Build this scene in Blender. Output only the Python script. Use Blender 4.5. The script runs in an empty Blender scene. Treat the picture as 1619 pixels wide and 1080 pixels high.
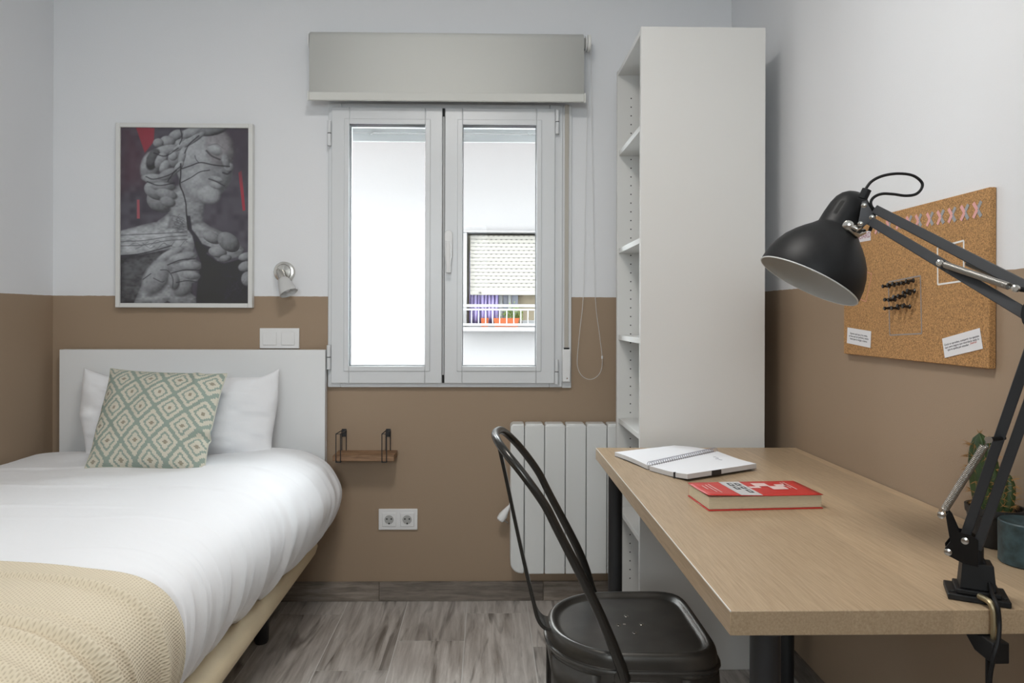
import bpy, math, random
import numpy as np
from mathutils import Vector, Matrix

random.seed(7)
scene = bpy.context.scene
COL = scene.collection

# ------------------------------------------------------------------ camera
FOC = 1093.0                 # focal length in pixels of the 1619x1080 frame
PPX, PPY = 789.4, 500.0      # principal point
CAM = Vector((0.0, 0.0, 1.10))
_yaw, _roll = math.radians(1.0), 0.0026
F_ = Vector((math.sin(_yaw), math.cos(_yaw), 0.0))
R0 = Vector((math.cos(_yaw), -math.sin(_yaw), 0.0))
R_ = (R0 + Vector((0, 0, 1)) * _roll).normalized()
U_ = (Vector((0, 0, 1)) - R0 * _roll).normalized()
cam_data = bpy.data.cameras.new('camera')
cam = bpy.data.objects.new('camera', cam_data)
COL.objects.link(cam)
cam.matrix_world = Matrix(((R_.x, U_.x, -F_.x, CAM.x), (R_.y, U_.y, -F_.y, CAM.y),
                           (R_.z, U_.z, -F_.z, CAM.z), (0, 0, 0, 1)))
cam_data.sensor_width = 36.0
cam_data.lens = FOC * 36.0 / 1619.0
cam_data.shift_x = (809.5 - PPX) / 1619.0
cam_data.shift_y = (PPY - 540.0) / 1619.0
cam_data.clip_start = 0.02
cam_data.clip_end = 200
scene.camera = cam

# ------------------------------------------------------------------ sky and daylight
SKY = 17.0
world = bpy.data.worlds.new('sky')
scene.world = world
world.use_nodes = True
bg = world.node_tree.nodes['Background']
bg.inputs['Color'].default_value = (0.90, 0.955, 1.0, 1)
bg.inputs['Strength'].default_value = SKY

def portal(name, loc, rot, sx, sy):
    ld = bpy.data.lights.new(name, 'AREA')
    ld.shape = 'RECTANGLE'; ld.size = sx; ld.size_y = sy
    ld.cycles.is_portal = True
    o = bpy.data.objects.new(name, ld)
    o.location = loc; o.rotation_euler = rot
    COL.objects.link(o)
    return o
# sampling portals in the window and the added fill window (they give no light themselves)
portal('window_portal', (-0.17, 2.80, 1.37), (math.radians(-90), 0, 0), 0.86, 1.04)
portal('fill_window_portal', (-0.365, -1.56, 1.645), (math.radians(90), 0, 0), 0.83, 0.85)

# fill light added at the ceiling, out of view (its body is built with the ceiling)
FILL_X, FILL_Y, FILL_W = -0.16, 1.00, 17.5
ld = bpy.data.lights.new('ceiling_fill_light', 'AREA')
ld.shape = 'DISK'; ld.size = 0.46; ld.energy = FILL_W; ld.color = (1.0, 0.965, 0.92)
lo_ = bpy.data.objects.new('ceiling_fill_light', ld); lo_.location = (FILL_X, FILL_Y, 2.475); COL.objects.link(lo_)

vs = scene.view_settings
vs.view_transform = 'Standard'
vs.look = 'None'
vs.gamma = 1.0
vs.use_curve_mapping = False
vs.exposure = 0.03

# ------------------------------------------------------------------ measuring helpers
def ray(px, py):
    return F_ + R_ * ((px - PPX) / FOC) + U_ * ((PPY - py) / FOC)
def at_y(px, py, Y):
    d = ray(px, py); return CAM + d * (Y / d.y)
def at_x(px, py, X):
    d = ray(px, py); return CAM + d * (X / d.x)
def at_z(px, py, Z):
    d = ray(px, py); return CAM + d * ((Z - CAM.z) / d.z)

# ------------------------------------------------------------------ materials
def nt(m):
    return m.node_tree.nodes, m.node_tree.links
MATS = {}
def mat(name, col, rough=0.5, metal=0.0, bump=None, var=None, stretch=(1, 1, 1), spec=0.5, **kw):
    if name in MATS: return MATS[name]
    m = bpy.data.materials.new(name); m.use_nodes = True
    N, L = nt(m)
    b = N['Principled BSDF']
    b.inputs['Base Color'].default_value = (*col, 1)
    b.inputs['Roughness'].default_value = rough
    b.inputs['Metallic'].default_value = metal
    b.inputs['Specular IOR Level'].default_value = spec
    for k, v in kw.items():
        b.inputs[k.replace('_', ' ')].default_value = v
    if bump or var:
        tc = N.new('ShaderNodeTexCoord'); mp = N.new('ShaderNodeMapping')
        mp.inputs['Scale'].default_value = stretch
        L.new(tc.outputs['Object'], mp.inputs['Vector'])
    if bump:
        n = N.new('ShaderNodeTexNoise'); n.inputs['Scale'].default_value = bump[0]
        n.inputs['Detail'].default_value = 4
        bp = N.new('ShaderNodeBump'); bp.inputs['Strength'].default_value = bump[1]
        bp.inputs['Distance'].default_value = bump[2] if len(bump) > 2 else 0.002
        L.new(mp.outputs[0], n.inputs['Vector']); L.new(n.outputs['Fac'], bp.inputs['Height'])
        L.new(bp.outputs[0], b.inputs['Normal'])
    if var:
        n = N.new('ShaderNodeTexNoise'); n.inputs['Scale'].default_value = var[0]
        n.inputs['Detail'].default_value = 5
        r = N.new('ShaderNodeValToRGB')
        c0 = [max(0, c * (1 - var[1])) for c in col]; c1 = [min(1, c * (1 + var[1])) for c in col]
        r.color_ramp.elements[0].color = (*c0, 1); r.color_ramp.elements[0].position = 0.3
        r.color_ramp.elements[1].color = (*c1, 1); r.color_ramp.elements[1].position = 0.7
        L.new(mp.outputs[0], n.inputs['Vector']); L.new(n.outputs['Fac'], r.inputs[0])
        L.new(r.outputs[0], b.inputs['Base Color'])
    MATS[name] = m
    return m

def math_node(N, L, op, a, b=None, c=None):
    n = N.new('ShaderNodeMath'); n.operation = op
    for i, v in enumerate((a, b, c)):
        if v is None: continue
        if isinstance(v, (int, float)): n.inputs[i].default_value = v
        else: L.new(v, n.inputs[i])
    return n.outputs[0]
def mix_col(N, L, fac, a, b, blend='MIX'):
    n = N.new('ShaderNodeMix'); n.data_type = 'RGBA'; n.blend_type = blend
    for sock, v in ((n.inputs['Factor'], fac), (n.inputs['A'], a), (n.inputs['B'], b)):
        pass
    def put(s, v):
        if isinstance(v, (int, float)): s.default_value = v
        elif isinstance(v, tuple): s.default_value = (*v, 1) if len(v) == 3 else v
        else: L.new(v, s)
    put(n.inputs[0], fac); put(n.inputs[6], a); put(n.inputs[7], b)
    return n.outputs[2]

WHITE_PAINT = (0.80, 0.81, 0.83)
BROWN_PAINT = (0.355, 0.262, 0.182)
def wall_paint(name, line):
    """white above, brown below a straight painted line at height `line` (world z)"""
    m = bpy.data.materials.new(name); m.use_nodes = True
    N, L = nt(m); b = N['Principled BSDF']; b.inputs['Roughness'].default_value = 0.7
    b.inputs['Specular IOR Level'].default_value = 0.3
    g = N.new('ShaderNodeNewGeometry'); s = N.new('ShaderNodeSeparateXYZ')
    L.new(g.outputs['Position'], s.inputs[0])
    n = N.new('ShaderNodeTexNoise'); n.inputs['Scale'].default_value = 55; n.inputs['Detail'].default_value = 3
    L.new(g.outputs['Position'], n.inputs['Vector'])
    w = math_node(N, L, 'MULTIPLY_ADD', n.outputs['Fac'], 0.003, -0.0015)
    zz = math_node(N, L, 'ADD', s.outputs['Z'], w)
    fac = math_node(N, L, 'GREATER_THAN', zz, line)
    L.new(mix_col(N, L, fac, BROWN_PAINT, WHITE_PAINT), b.inputs['Base Color'])
    n2 = N.new('ShaderNodeTexNoise'); n2.inputs['Scale'].default_value = 320; n2.inputs['Detail'].default_value = 3
    L.new(g.outputs['Position'], n2.inputs['Vector'])
    bp = N.new('ShaderNodeBump'); bp.inputs['Strength'].default_value = 0.18; bp.inputs['Distance'].default_value = 0.0015
    L.new(n2.outputs['Fac'], bp.inputs['Height']); L.new(bp.outputs[0], b.inputs['Normal'])
    return m

def wood(name, dark, light, scale, stretch, rough=0.45, rand=0.0, staves=None, knots=False, bump=0.15, axis='X'):
    m = bpy.data.materials.new(name); m.use_nodes = True
    N, L = nt(m); b = N['Principled BSDF']; b.inputs['Roughness'].default_value = rough
    tc = N.new('ShaderNodeTexCoord'); mp = N.new('ShaderNodeMapping')
    L.new(tc.outputs['Object'], mp.inputs['Vector'])
    oi = N.new('ShaderNodeObjectInfo')
    cmb = N.new('ShaderNodeCombineXYZ')
    off = math_node(N, L, 'MULTIPLY', oi.outputs['Random'], 37.0)
    stv = None
    if staves:
        sp = N.new('ShaderNodeSeparateXYZ'); L.new(tc.outputs['Object'], sp.inputs[0])
        k = math_node(N, L, 'FLOOR', math_node(N, L, 'DIVIDE', sp.outputs[axis], staves))
        wn = N.new('ShaderNodeTexWhiteNoise'); wn.noise_dimensions = '1D'; L.new(k, wn.inputs['W'])
        stv = wn.outputs['Value']
        off = math_node(N, L, 'MULTIPLY', stv, 11.0)
    for i in range(3): L.new(off, cmb.inputs[i])
    L.new(cmb.outputs[0], mp.inputs['Location'])
    mp.inputs['Scale'].default_value = stretch
    n = N.new('ShaderNodeTexNoise'); n.inputs['Scale'].default_value = scale
    n.inputs['Detail'].default_value = 7; n.inputs['Roughness'].default_value = 0.62
    n.inputs['Distortion'].default_value = 0.35
    L.new(mp.outputs[0], n.inputs['Vector'])
    r = N.new('ShaderNodeValToRGB')
    r.color_ramp.elements[0].color = (*dark, 1); r.color_ramp.elements[0].position = 0.32
    r.color_ramp.elements[1].color = (*light, 1); r.color_ramp.elements[1].position = 0.66
    L.new(n.outputs['Fac'], r.inputs[0])
    col = r.outputs[0]
    if knots:
        mp2 = N.new('ShaderNodeMapping'); L.new(tc.outputs['Object'], mp2.inputs['Vector'])
        L.new(cmb.outputs[0], mp2.inputs['Location'])
        mp2.inputs['Scale'].default_value = tuple(s * 0.42 for s in stretch)
        n3 = N.new('ShaderNodeTexNoise'); n3.inputs['Scale'].default_value = scale; n3.inputs['Detail'].default_value = 3
        n3.inputs['Distortion'].default_value = 1.6
        L.new(mp2.outputs[0], n3.inputs['Vector'])
        rr = N.new('ShaderNodeValToRGB')
        rr.color_ramp.elements[0].position = 0.33; rr.color_ramp.elements[0].color = (0.30, 0.28, 0.26, 1)
        rr.color_ramp.elements[1].position = 0.46; rr.color_ramp.elements[1].color = (1, 1, 1, 1)
        L.new(n3.outputs['Fac'], rr.inputs[0])
        col = mix_col(N, L, 0.85, col, rr.outputs[0], 'MULTIPLY')
    src = stv if staves else oi.outputs['Random']
    if rand:
        v = math_node(N, L, 'MULTIPLY_ADD', src, 2 * rand, 1 - rand)
        cc = N.new('ShaderNodeCombineColor')
        for i in range(3): L.new(v, cc.inputs[i])
        col = mix_col(N, L, 1.0, col, cc.outputs[0], 'MULTIPLY')
    L.new(col, b.inputs['Base Color'])
    bp = N.new('ShaderNodeBump'); bp.inputs['Strength'].default_value = bump; bp.inputs['Distance'].default_value = 0.001
    L.new(n.outputs['Fac'], bp.inputs['Height']); L.new(bp.outputs[0], b.inputs['Normal'])
    return m

def glass_mat():
    m = bpy.data.materials.new('window_glass'); m.use_nodes = True
    N, L = nt(m); N.remove(N['Principled BSDF'])
    t = N.new('ShaderNodeBsdfTransparent'); t.inputs[0].default_value = (0.96, 0.975, 0.97, 1)
    g = N.new('ShaderNodeBsdfGlossy'); g.inputs['Roughness'].default_value = 0.02
    fr = N.new('ShaderNodeFresnel'); fr.inputs['IOR'].default_value = 1.10
    x = N.new('ShaderNodeMixShader')
    L.new(fr.outputs[0], x.inputs[0]); L.new(t.outputs[0], x.inputs[1]); L.new(g.outputs[0], x.inputs[2])
    L.new(x.outputs[0], N['Material Output'].inputs[0])
    return m

M_WHITE = mat('white_lacquer', (0.80, 0.81, 0.815), 0.35)
M_PVC = mat('white_window_profile', (0.70, 0.715, 0.73), 0.32)
M_PLASTIC = mat('white_plastic', (0.80, 0.80, 0.80), 0.4)
M_BLACK = mat('black_powder_coat', (0.016, 0.017, 0.019), 0.42)
M_BLACKM = mat('black_matte_metal', (0.020, 0.020, 0.022), 0.5)
M_DARK = mat('dark_void', (0.01, 0.01, 0.01), 0.8)
M_CHROME = mat('brushed_nickel', (0.62, 0.60, 0.56), 0.22, 1.0)
M_GLASS = glass_mat()

# ------------------------------------------------------------------ geometry helpers
ORG = {}
def setp(o, label=None, cat=None, group=None, kind=None):
    if label: o['label'] = label
    if cat: o['category'] = cat
    if group: o['group'] = group
    if kind: o['kind'] = kind
    return o
def thing(name, label, cat, loc, group=None, kind=None):
    o = bpy.data.objects.new(name, None); COL.objects.link(o)
    o.empty_display_size = 0.05
    o.location = loc; ORG[o.name] = Vector(loc)
    return setp(o, label, cat, group, kind)

class G:
    def __init__(self): self.v = []; self.f = []
    def add(self, vs, fs):
        k = len(self.v); self.v += [Vector(p) for p in vs]
        self.f += [tuple(i + k for i in f) for f in fs]; return self
    def box(self, x0, x1, y0, y1, z0, z1, M=None):
        c = [Vector((x, y, z)) for z in (z0, z1) for y in (y0, y1) for x in (x0, x1)]
        if M is not None: c = [M @ p for p in c]
        return self.add(c, [(0, 2, 3, 1), (4, 5, 7, 6), (0, 1, 5, 4), (2, 6, 7, 3), (0, 4, 6, 2), (1, 3, 7, 5)])
    def cyl(self, p0, p1, r0, r1=None, n=20, caps=True):
        p0, p1 = Vector(p0), Vector(p1); r1 = r0 if r1 is None else r1
        return self.lathe([(0, r0), ((p1 - p0).length, r1)], p0, (p1 - p0), n, caps)
    def lathe(self, prof, o, axis, n=32, caps=True):
        """prof: (distance along axis, radius)"""
        o, a = Vector(o), Vector(axis).normalized()
        t = a.orthogonal().normalized(); b = a.cross(t)
        vs, fs = [], []
        for (d, r) in prof:
            for i in range(n):
                an = 2 * math.pi * i / n
                vs.append(o + a * d + (t * math.cos(an) + b * math.sin(an)) * r)
        for k in range(len(prof) - 1):
            for i in range(n):
                j = (i + 1) % n
                fs.append((k * n + i, k * n + j, (k + 1) * n + j, (k + 1) * n + i))
        if caps:
            fs.append(tuple(reversed(range(n))))
            fs.append(tuple((len(prof) - 1) * n + i for i in range(n)))
        return self.add(vs, fs)
    def tube(self, pts, r, n=10, closed=False, flat=None):
        """tube along points; r number or list"""
        P = [Vector(p) for p in pts]; m = len(P)
        rs = r if isinstance(r, (list, tuple)) else [r] * m
        T = []
        for i in range(m):
            a = P[i - 1] if (i > 0 or closed) else P[i]
            b = P[(i + 1) % m] if (i < m - 1 or closed) else P[i]
            T.append((b - a).normalized())
        nrm = T[0].orthogonal().normalized()
        vs, fs = [], []
        for i in range(m):
            nrm = (nrm - T[i] * nrm.dot(T[i])).normalized()
            bn = T[i].cross(nrm)
            for k in range(n):
                an = 2 * math.pi * k / n
                vs.append(P[i] + (nrm * math.cos(an) + bn * math.sin(an)) * rs[i])
        rng = m if closed else m - 1
        for i in range(rng):
            i2 = (i + 1) % m
            for k in range(n):
                k2 = (k + 1) % n
                fs.append((i * n + k, i * n + k2, i2 * n + k2, i2 * n + k))
        if not closed:
            fs.append(tuple(reversed(range(n)))); fs.append(tuple((m - 1) * n + k for k in range(n)))
        return self.add(vs, fs)
    def prism(self, poly, ext):
        n = len(poly); e = Vector(ext); P = [Vector(p) for p in poly]
        fs = [tuple(reversed(range(n))), tuple(range(n, 2 * n))]
        for i in range(n):
            j = (i + 1) % n; fs.append((i, j, n + j, n + i))
        return self.add(P + [p + e for p in P], fs)
    def grid(self, rows):
        """rows: list of equal-length lists of points"""
        a, b = len(rows), len(rows[0]); vs = [p for r in rows for p in r]
        fs = [(i * b + j, i * b + j + 1, (i + 1) * b + j + 1, (i + 1) * b + j) for i in range(a - 1) for j in range(b - 1)]
        return self.add(vs, fs)
    def disc(self, c, nrm, r, n=16):
        c, a = Vector(c), Vector(nrm).normalized(); t = a.orthogonal().normalized(); b = a.cross(t)
        return self.add([c + (t * math.cos(2 * math.pi * i / n) + b * math.sin(2 * math.pi * i / n)) * r for i in range(n)], [tuple(range(n))])
    def build(self, name, m, parent=None, loc=None, bevel=0, seg=2, smooth=35, subsurf=0, solid=0, fix=True):
        if parent is not None: org = ORG[parent.name]
        else:
            if loc is None:
                lo = [min(p[i] for p in self.v) for i in range(3)]; hi = [max(p[i] for p in self.v) for i in range(3)]
                loc = ((lo[0] + hi[0]) / 2, (lo[1] + hi[1]) / 2, lo[2])
            org = Vector(loc)
        me = bpy.data.meshes.new(name)
        me.from_pydata([p - org for p in self.v], [], self.f)
        if fix:
            import bmesh
            bm = bmesh.new(); bm.from_mesh(me); bmesh.ops.recalc_face_normals(bm, faces=bm.faces); bm.to_mesh(me); bm.free()
        if smooth:
            me.polygons.foreach_set('use_smooth', [True] * len(me.polygons))
            if smooth < 180: me.set_sharp_from_angle(angle=math.radians(smooth))
        me.materials.append(m)
        o = bpy.data.objects.new(name, me); COL.objects.link(o)
        if parent is not None: o.parent = parent
        else: o.location = org
        ORG[o.name] = org
        if solid:
            md = o.modifiers.new('thickness', 'SOLIDIFY'); md.thickness = solid; md.offset = -1
        if bevel:
            md = o.modifiers.new('bevel', 'BEVEL'); md.width = bevel; md.segments = seg; md.limit_method = 'ANGLE'
            md.angle_limit = math.radians(40)
        if subsurf:
            md = o.modifiers.new('subdivision', 'SUBSURF'); md.levels = subsurf; md.render_levels = subsurf
        return o

def spline(pts, n=8, closed=False):
    """Catmull-Rom through points"""
    P = [Vector(p) for p in pts]; m = len(P); out = []
    for i in range(m if closed else m - 1):
        p1, p2 = P[i], P[(i + 1) % m]
        p0 = P[i - 1] if (i > 0 or closed) else p1 * 2 - p2
        p3 = P[(i + 2) % m] if (i + 2 < m or closed) else p2 * 2 - p1
        for k in range(n):
            t = k / n
            out.append(0.5 * ((2 * p1) + (p2 - p0) * t + (2 * p0 - 5 * p1 + 4 * p2 - p3) * t * t + (3 * p1 - p0 - 3 * p2 + p3) * t ** 3))
    if not closed: out.append(P[-1])
    return out

class Noise2:
    def __init__(self, seed): self.t = np.random.RandomState(seed).rand(64, 64)
    def __call__(self, x, y):
        x = np.asarray(x, float); y = np.asarray(y, float)
        xi = np.floor(x).astype(int); yi = np.floor(y).astype(int)
        fx = x - xi; fy = y - yi; fx = fx * fx * (3 - 2 * fx); fy = fy * fy * (3 - 2 * fy)
        g = lambda a, b: self.t[a % 64, b % 64]
        return ((g(xi, yi) * (1 - fx) + g(xi + 1, yi) * fx) * (1 - fy) + (g(xi, yi + 1) * (1 - fx) + g(xi + 1, yi + 1) * fx) * fy) * 2 - 1

def lettering(text, size, m, parent, origin, xdir, ydir, name='lettering', align='CENTER', spacing=1.0):
    cu = bpy.data.curves.new(name, 'FONT'); cu.body = text; cu.size = size
    cu.align_x = align; cu.align_y = 'CENTER'; cu.space_line = spacing; cu.extrude = 0.00005
    t = bpy.data.objects.new('tmp', cu); COL.objects.link(t)
    dg = bpy.context.evaluated_depsgraph_get(); dg.update()
    me = bpy.data.meshes.new_from_object(t.evaluated_get(dg))
    bpy.data.objects.remove(t)
    x, y = Vector(xdir).normalized(), Vector(ydir).normalized(); z = x.cross(y)
    Mx = Matrix(((x.x, y.x, z.x, 0), (x.y, y.y, z.y, 0), (x.z, y.z, z.z, 0), (0, 0, 0, 1)))
    me.transform(Matrix.Translation(Vector(origin) - ORG[parent.name]) @ Mx)
    me.materials.clear(); me.materials.append(m)
    o = bpy.data.objects.new(name, me); COL.objects.link(o); o.parent = parent
    ORG[o.name] = ORG[parent.name]
    return o

# ================================================================== THE ROOM
XL, XR, YB, YR, ZC = -1.665, 0.95, 2.68, -1.5, 2.55
WX0, WX1, WZ0, WZ1 = -0.612, 0.322, 0.825, 1.918     # opening in the back wall
m_back = wall_paint('painted_back_wall', 1.1745)
m_left = wall_paint('painted_left_wall', 1.1745)
m_right = wall_paint('painted_right_wall', 1.187)
m_ceil = mat('ceiling_paint', (0.82, 0.83, 0.84), 0.8)

def struct(name, g, m, label, **kw):
    return setp(g.build(name, m, **kw), label, name.split('_')[0], kind='structure')

T = 0.24
g = G()
g.box(XL - T, WX0, YB, YB + T, -0.05, ZC); g.box(WX1, XR + T, YB, YB + T, -0.05, ZC)
g.box(WX0, WX1, YB, YB + T, -0.05, WZ0); g.box(WX0, WX1, YB, YB + T, WZ1, ZC)
struct('wall_back', g, m_back, 'back wall painted white above and brown below, holding the window', smooth=0)
struct('wall_left', G().box(XL - T, XL, YR - T, YB, -0.05, ZC), m_left, 'left wall beside the bed, white above and brown below', smooth=0)
struct('wall_right', G().box(XR, XR + T, YR - T, YB, -0.05, ZC), m_right, 'right wall behind the desk, white above and brown below', smooth=0)
RX0, RX1, RZ0, RZ1 = -0.78, 0.05, 1.22, 2.07
g = G()
g.box(XL, RX0, YR - T, YR, -0.05, ZC); g.box(RX1, XR, YR - T, YR, -0.05, ZC)
g.box(RX0, RX1, YR - T, YR, -0.05, RZ0); g.box(RX0, RX1, YR - T, YR, RZ1, ZC)
struct('wall_rear', g, m_left, 'wall behind the viewer with an opening added to let in fill light', smooth=0)
struct('ceiling', G().box(XL - T, XR + T, YR - T, YB + T, ZC, ZC + 0.1), m_ceil, 'plain white ceiling of the room', smooth=0)

cl = thing('ceiling_fill_lamp', 'round white flush lamp added out of view on the ceiling for fill light', 'ceiling lamp', (FILL_X, FILL_Y, 2.48))  # body of the added ceiling fill light
G().lathe([(0, 0.27), (0.045, 0.27), (0.068, 0.25)], (FILL_X, FILL_Y, 2.481), (0, 0, 1), 48).build('housing', M_WHITE, cl)
m_dif = mat('fill_diffuser', (0.8, 0.8, 0.8), 0.6, Emission_Color=(1, 0.965, 0.92, 1), Emission_Strength=1.5)
G().lathe([(0, 0.235), (0.003, 0.24)], (FILL_X, FILL_Y, 2.4775), (0, 0, 1), 48).build('diffuser', m_dif, cl)

# floor: slab + separate wood-look tiles
m_grout = mat('pale_grout', (0.62, 0.60, 0.57), 0.8)
floor = thing('floor', 'grey-brown wood-look plank tile floor with pale joints', 'floor', (0, 0, 0), kind='structure')
G().box(XL, XR, YR, YB, -0.06, -0.0012).build('subfloor', m_grout, floor, smooth=0)
m_tile = wood('wood_look_tile', (0.31, 0.275, 0.245), (0.58, 0.54, 0.505), 7.0, (6.0, 0.55, 1.0), rough=0.30, rand=0.10, knots=True, bump=0.1)
PW, PLEN, JT = 0.2285, 1.20, 0.0032
joint_x = [at_z(p, 947, 0.0).x for p in (553, 647, 740, 834)]
x0 = joint_x[0] - 5 * PW
known = {4: at_z(500, 971.7, 0).y, 5: at_z(600, 1060, 0).y, 6: at_z(690, 1013, 0).y, 7: at_z(790, 969.5, 0).y, 8: 2.30}
k = 0
while x0 < XR - 0.005:
    xa = x0
    xb = x0 + PW
    y1 = known.get(k, 1.6 + 0.9 * ((k * 0.618) % 1.0))
    cuts = [YB] ; y = y1
    while y > YR: cuts.append(y); y -= PLEN
    cuts.append(YR)
    for a, b in zip(cuts[:-1], cuts[1:]):
        xx0, xx1 = max(xa, XL) + JT / 2, min(xb, XR) - JT / 2
        if xx1 - xx0 < 0.01 or a - b < 0.01: continue
        q = G().box(-(xx1 - xx0) / 2, (xx1 - xx0) / 2, -(a - b - JT) / 2, (a - b - JT) / 2, -0.009, 0.0)
        me = bpy.data.meshes.new('plank'); me.from_pydata(q.v, [], q.f); me.materials.append(m_tile)
        o = bpy.data.objects.new('plank', me); COL.objects.link(o); o.parent = floor
        o.location = ((xx0 + xx1) / 2, (a + b) / 2, 0.0)
    x0 += PW; k += 1

# skirting tiles
m_skirt = wood('wood_look_skirting', (0.13, 0.108, 0.088), (0.31, 0.265, 0.225), 9.0, (0.9, 1.0, 8.0), rough=0.4, rand=0.28, bump=0.08)
def skirting(name, label, segs):
    b = thing(name, label, 'baseboard', (segs[0][0], segs[0][2], 0), kind='structure')
    for (xa, xb, ya, yb) in segs:
        q = G().box(-(xb - xa) / 2, (xb - xa) / 2, -(yb - ya) / 2, (yb - ya) / 2, 0.001, 0.074)
        me = bpy.data.meshes.new('skirting_tile'); me.from_pydata(q.v, [], q.f); me.materials.append(m_skirt)
        o = bpy.data.objects.new('skirting_tile', me); COL.objects.link(o); o.parent = b
        o.location = Vector(((xa + xb) / 2, (ya + yb) / 2, 0)) - ORG[b.name]
xs = [at_y(600, 930, YB).x + i * 0.633 for i in range(-2, 4)]
segs = []
for a, b in zip(xs[:-1], xs[1:]):
    a, b = max(a, XL + 0.013), min(b, XR - 0.013)
    if b - a > 0.02: segs.append((a + 0.001, b - 0.001, YB - 0.011, YB - 0.0005))
skirting('baseboard_back', 'wood-look tile skirting along the brown back wall', segs)
yy = [YR + i * 0.633 for i in range(0, 7)]
skirting('baseboard_right', 'wood-look tile skirting along the right wall under the desk',
         [(XR - 0.011, XR - 0.0005, a + 0.001, min(b, YB - 0.012) - 0.001) for a, b in zip(yy[:-1], yy[1:])])
skirting('baseboard_left', 'wood-look tile skirting along the left wall behind the bed',
         [(XL + 0.0005, XL + 0.011, a + 0.001, min(b, YB - 0.012) - 0.001) for a, b in zip(yy[:-1], yy[1:])])

# ------------------------------------------------------------------ window in the back wall
def frame_box(g, x0, x1, z0, z1, w, y0, y1):
    g.box(x0, x0 + w, y0, y1, z0, z1); g.box(x1 - w, x1, y0, y1, z0, z1)
    g.box(x0 + w, x1 - w, y0, y1, z0, z0 + w); g.box(x0 + w, x1 - w, y0, y1, z1 - w, z1)
    return g
YF = 2.662      # front of fixed frame
YS = 2.650      # front of sashes
def wx(px): return at_y(px, 400, YS).x
def wz(py, px=700): return at_y(px, py, YS).z
win = thing('window_1', 'white two-sash window in the back wall looking at a bright facade', 'window', (-0.15, YF, WZ0), kind='structure')
fx0, fx1, fz0, fz1 = wx(517.5), wx(890), wz(613), wz(162.5)
g = frame_box(G(), fx0, fx1, fz0, fz1, 0.05, YF, YF + 0.10)
g.box(wx(700) - 0.012, wx(700) + 0.016, YF + 0.012, YF + 0.10, fz0 + 0.05, fz1 - 0.05)
g.build('frame', M_PVC, win, bevel=0.003)
# plaster surround flush with the wall on the shutter-strap side
m_plaster = mat('white_plaster', (0.78, 0.79, 0.80), 0.7)
G().box(fx1, wx(904.5), YB - 0.012, YB + 0.06, wz(614), fz1).build('strap_channel', m_plaster, win, bevel=0.002)
def sash(xa, xb, gx0, gx1):
    z0, z1 = wz(606.5), wz(170)
    gz0, gz1 = wz(579), wz(197)
    g = G()
    y0, y1 = YS, YS + 0.065
    # outer stiles and rails
    g.box(xa, gx0, y0, y1, z0, z1); g.box(gx1, xb, y0, y1, z0, z1)
    g.box(gx0, gx1, y0, y1, z0, gz0); g.box(gx0, gx1, y0, y1, gz1, z1)
    s = g.build('sash', M_PVC, win, bevel=0.003)
    b = frame_box(G(), gx0 - 0.020, gx1 + 0.020, gz0 - 0.020, gz1 + 0.020, 0.020, y0 - 0.004, y0 + 0.02)
    b.build('glazing_bead', M_PVC, s, bevel=0.0025)
    gk = frame_box(G(), gx0 - 0.001, gx1 + 0.001, gz0 - 0.001, gz1 + 0.001, 0.0035, y0 + 0.026, y0 + 0.032)
    gk.build('gasket', mat('grey_gasket', (0.16, 0.165, 0.17), 0.6), s)
    G().box(gx0 - 0.004, gx1 + 0.004, y0 + 0.030, y0 + 0.034, gz0 - 0.004, gz1 + 0.004).build('pane', M_GLASS, s, smooth=0)
    return s
sl = sash(wx(523.5), wx(699), wx(552), wx(672))
sr = sash(wx(703), wx(877.5), wx(731), wx(848))
# handle on the right sash
hx = wx(709.5)
g = G()
def pill(g, cx, cz0, cz1, r, y0, y1, n=10):
    poly = [(cx + r * math.cos(a), y0, cz1 - r + r * math.sin(a)) for a in [math.pi * i / n for i in range(n + 1)]]
    poly += [(cx + r * math.cos(a), y0, cz0 + r + r * math.sin(a)) for a in [math.pi + math.pi * i / n for i in range(n + 1)]]
    return g.prism(poly, (0, y1 - y0, 0))
pill(g, hx, wz(411), wz(364), 0.0155, YS - 0.014, YS - 0.004)
hb = g.build('handle', M_PLASTIC, sr, bevel=0.003)
g = G()
prof = [(wz(383), 0.0095), (wz(392), 0.0125), (wz(405), 0.0125), (wz(420), 0.010), (wz(432), 0.0085)]
rows = []
for (z, r) in prof:
    rows.append([(hx + r * math.cos(a), YS - 0.034 + 0.009 * math.sin(a), z) for a in [2 * math.pi * i / 12 for i in range(13)]])
g.grid(rows); g.f.append(tuple(range(0, 12))); g.f.append(tuple(13 * 4 + i for i in range(12)))
g.cyl((hx, YS - 0.034, wz(392)), (hx, YS - 0.01, wz(392)), 0.009, n=12)
g.build('lever', M_PLASTIC, hb)
# hinges
for (px, ya, yb, par) in ((520.5, 193, 232, sl), (520.5, 546, 584, sl), (880.5, 173, 211, sr), (880.5, 568, 607, sr)):
    g = G(); z1, z0 = wz(ya), wz(yb); zm = (z0 + z1) / 2
    g.cyl((wx(px), YS - 0.004, z0), (wx(px), YS - 0.004, zm - 0.0015), 0.0075, n=12)
    g.cyl((wx(px), YS - 0.004, zm + 0.0015), (wx(px), YS - 0.004, z1), 0.0075, n=12)
    g.build('hinge', M_PVC, par)
    G().cyl((wx(px), YS - 0.004, zm - 0.0016), (wx(px), YS - 0.004, zm + 0.0016), 0.0070, n=12).build('hinge_ring', M_DARK, par)
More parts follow.
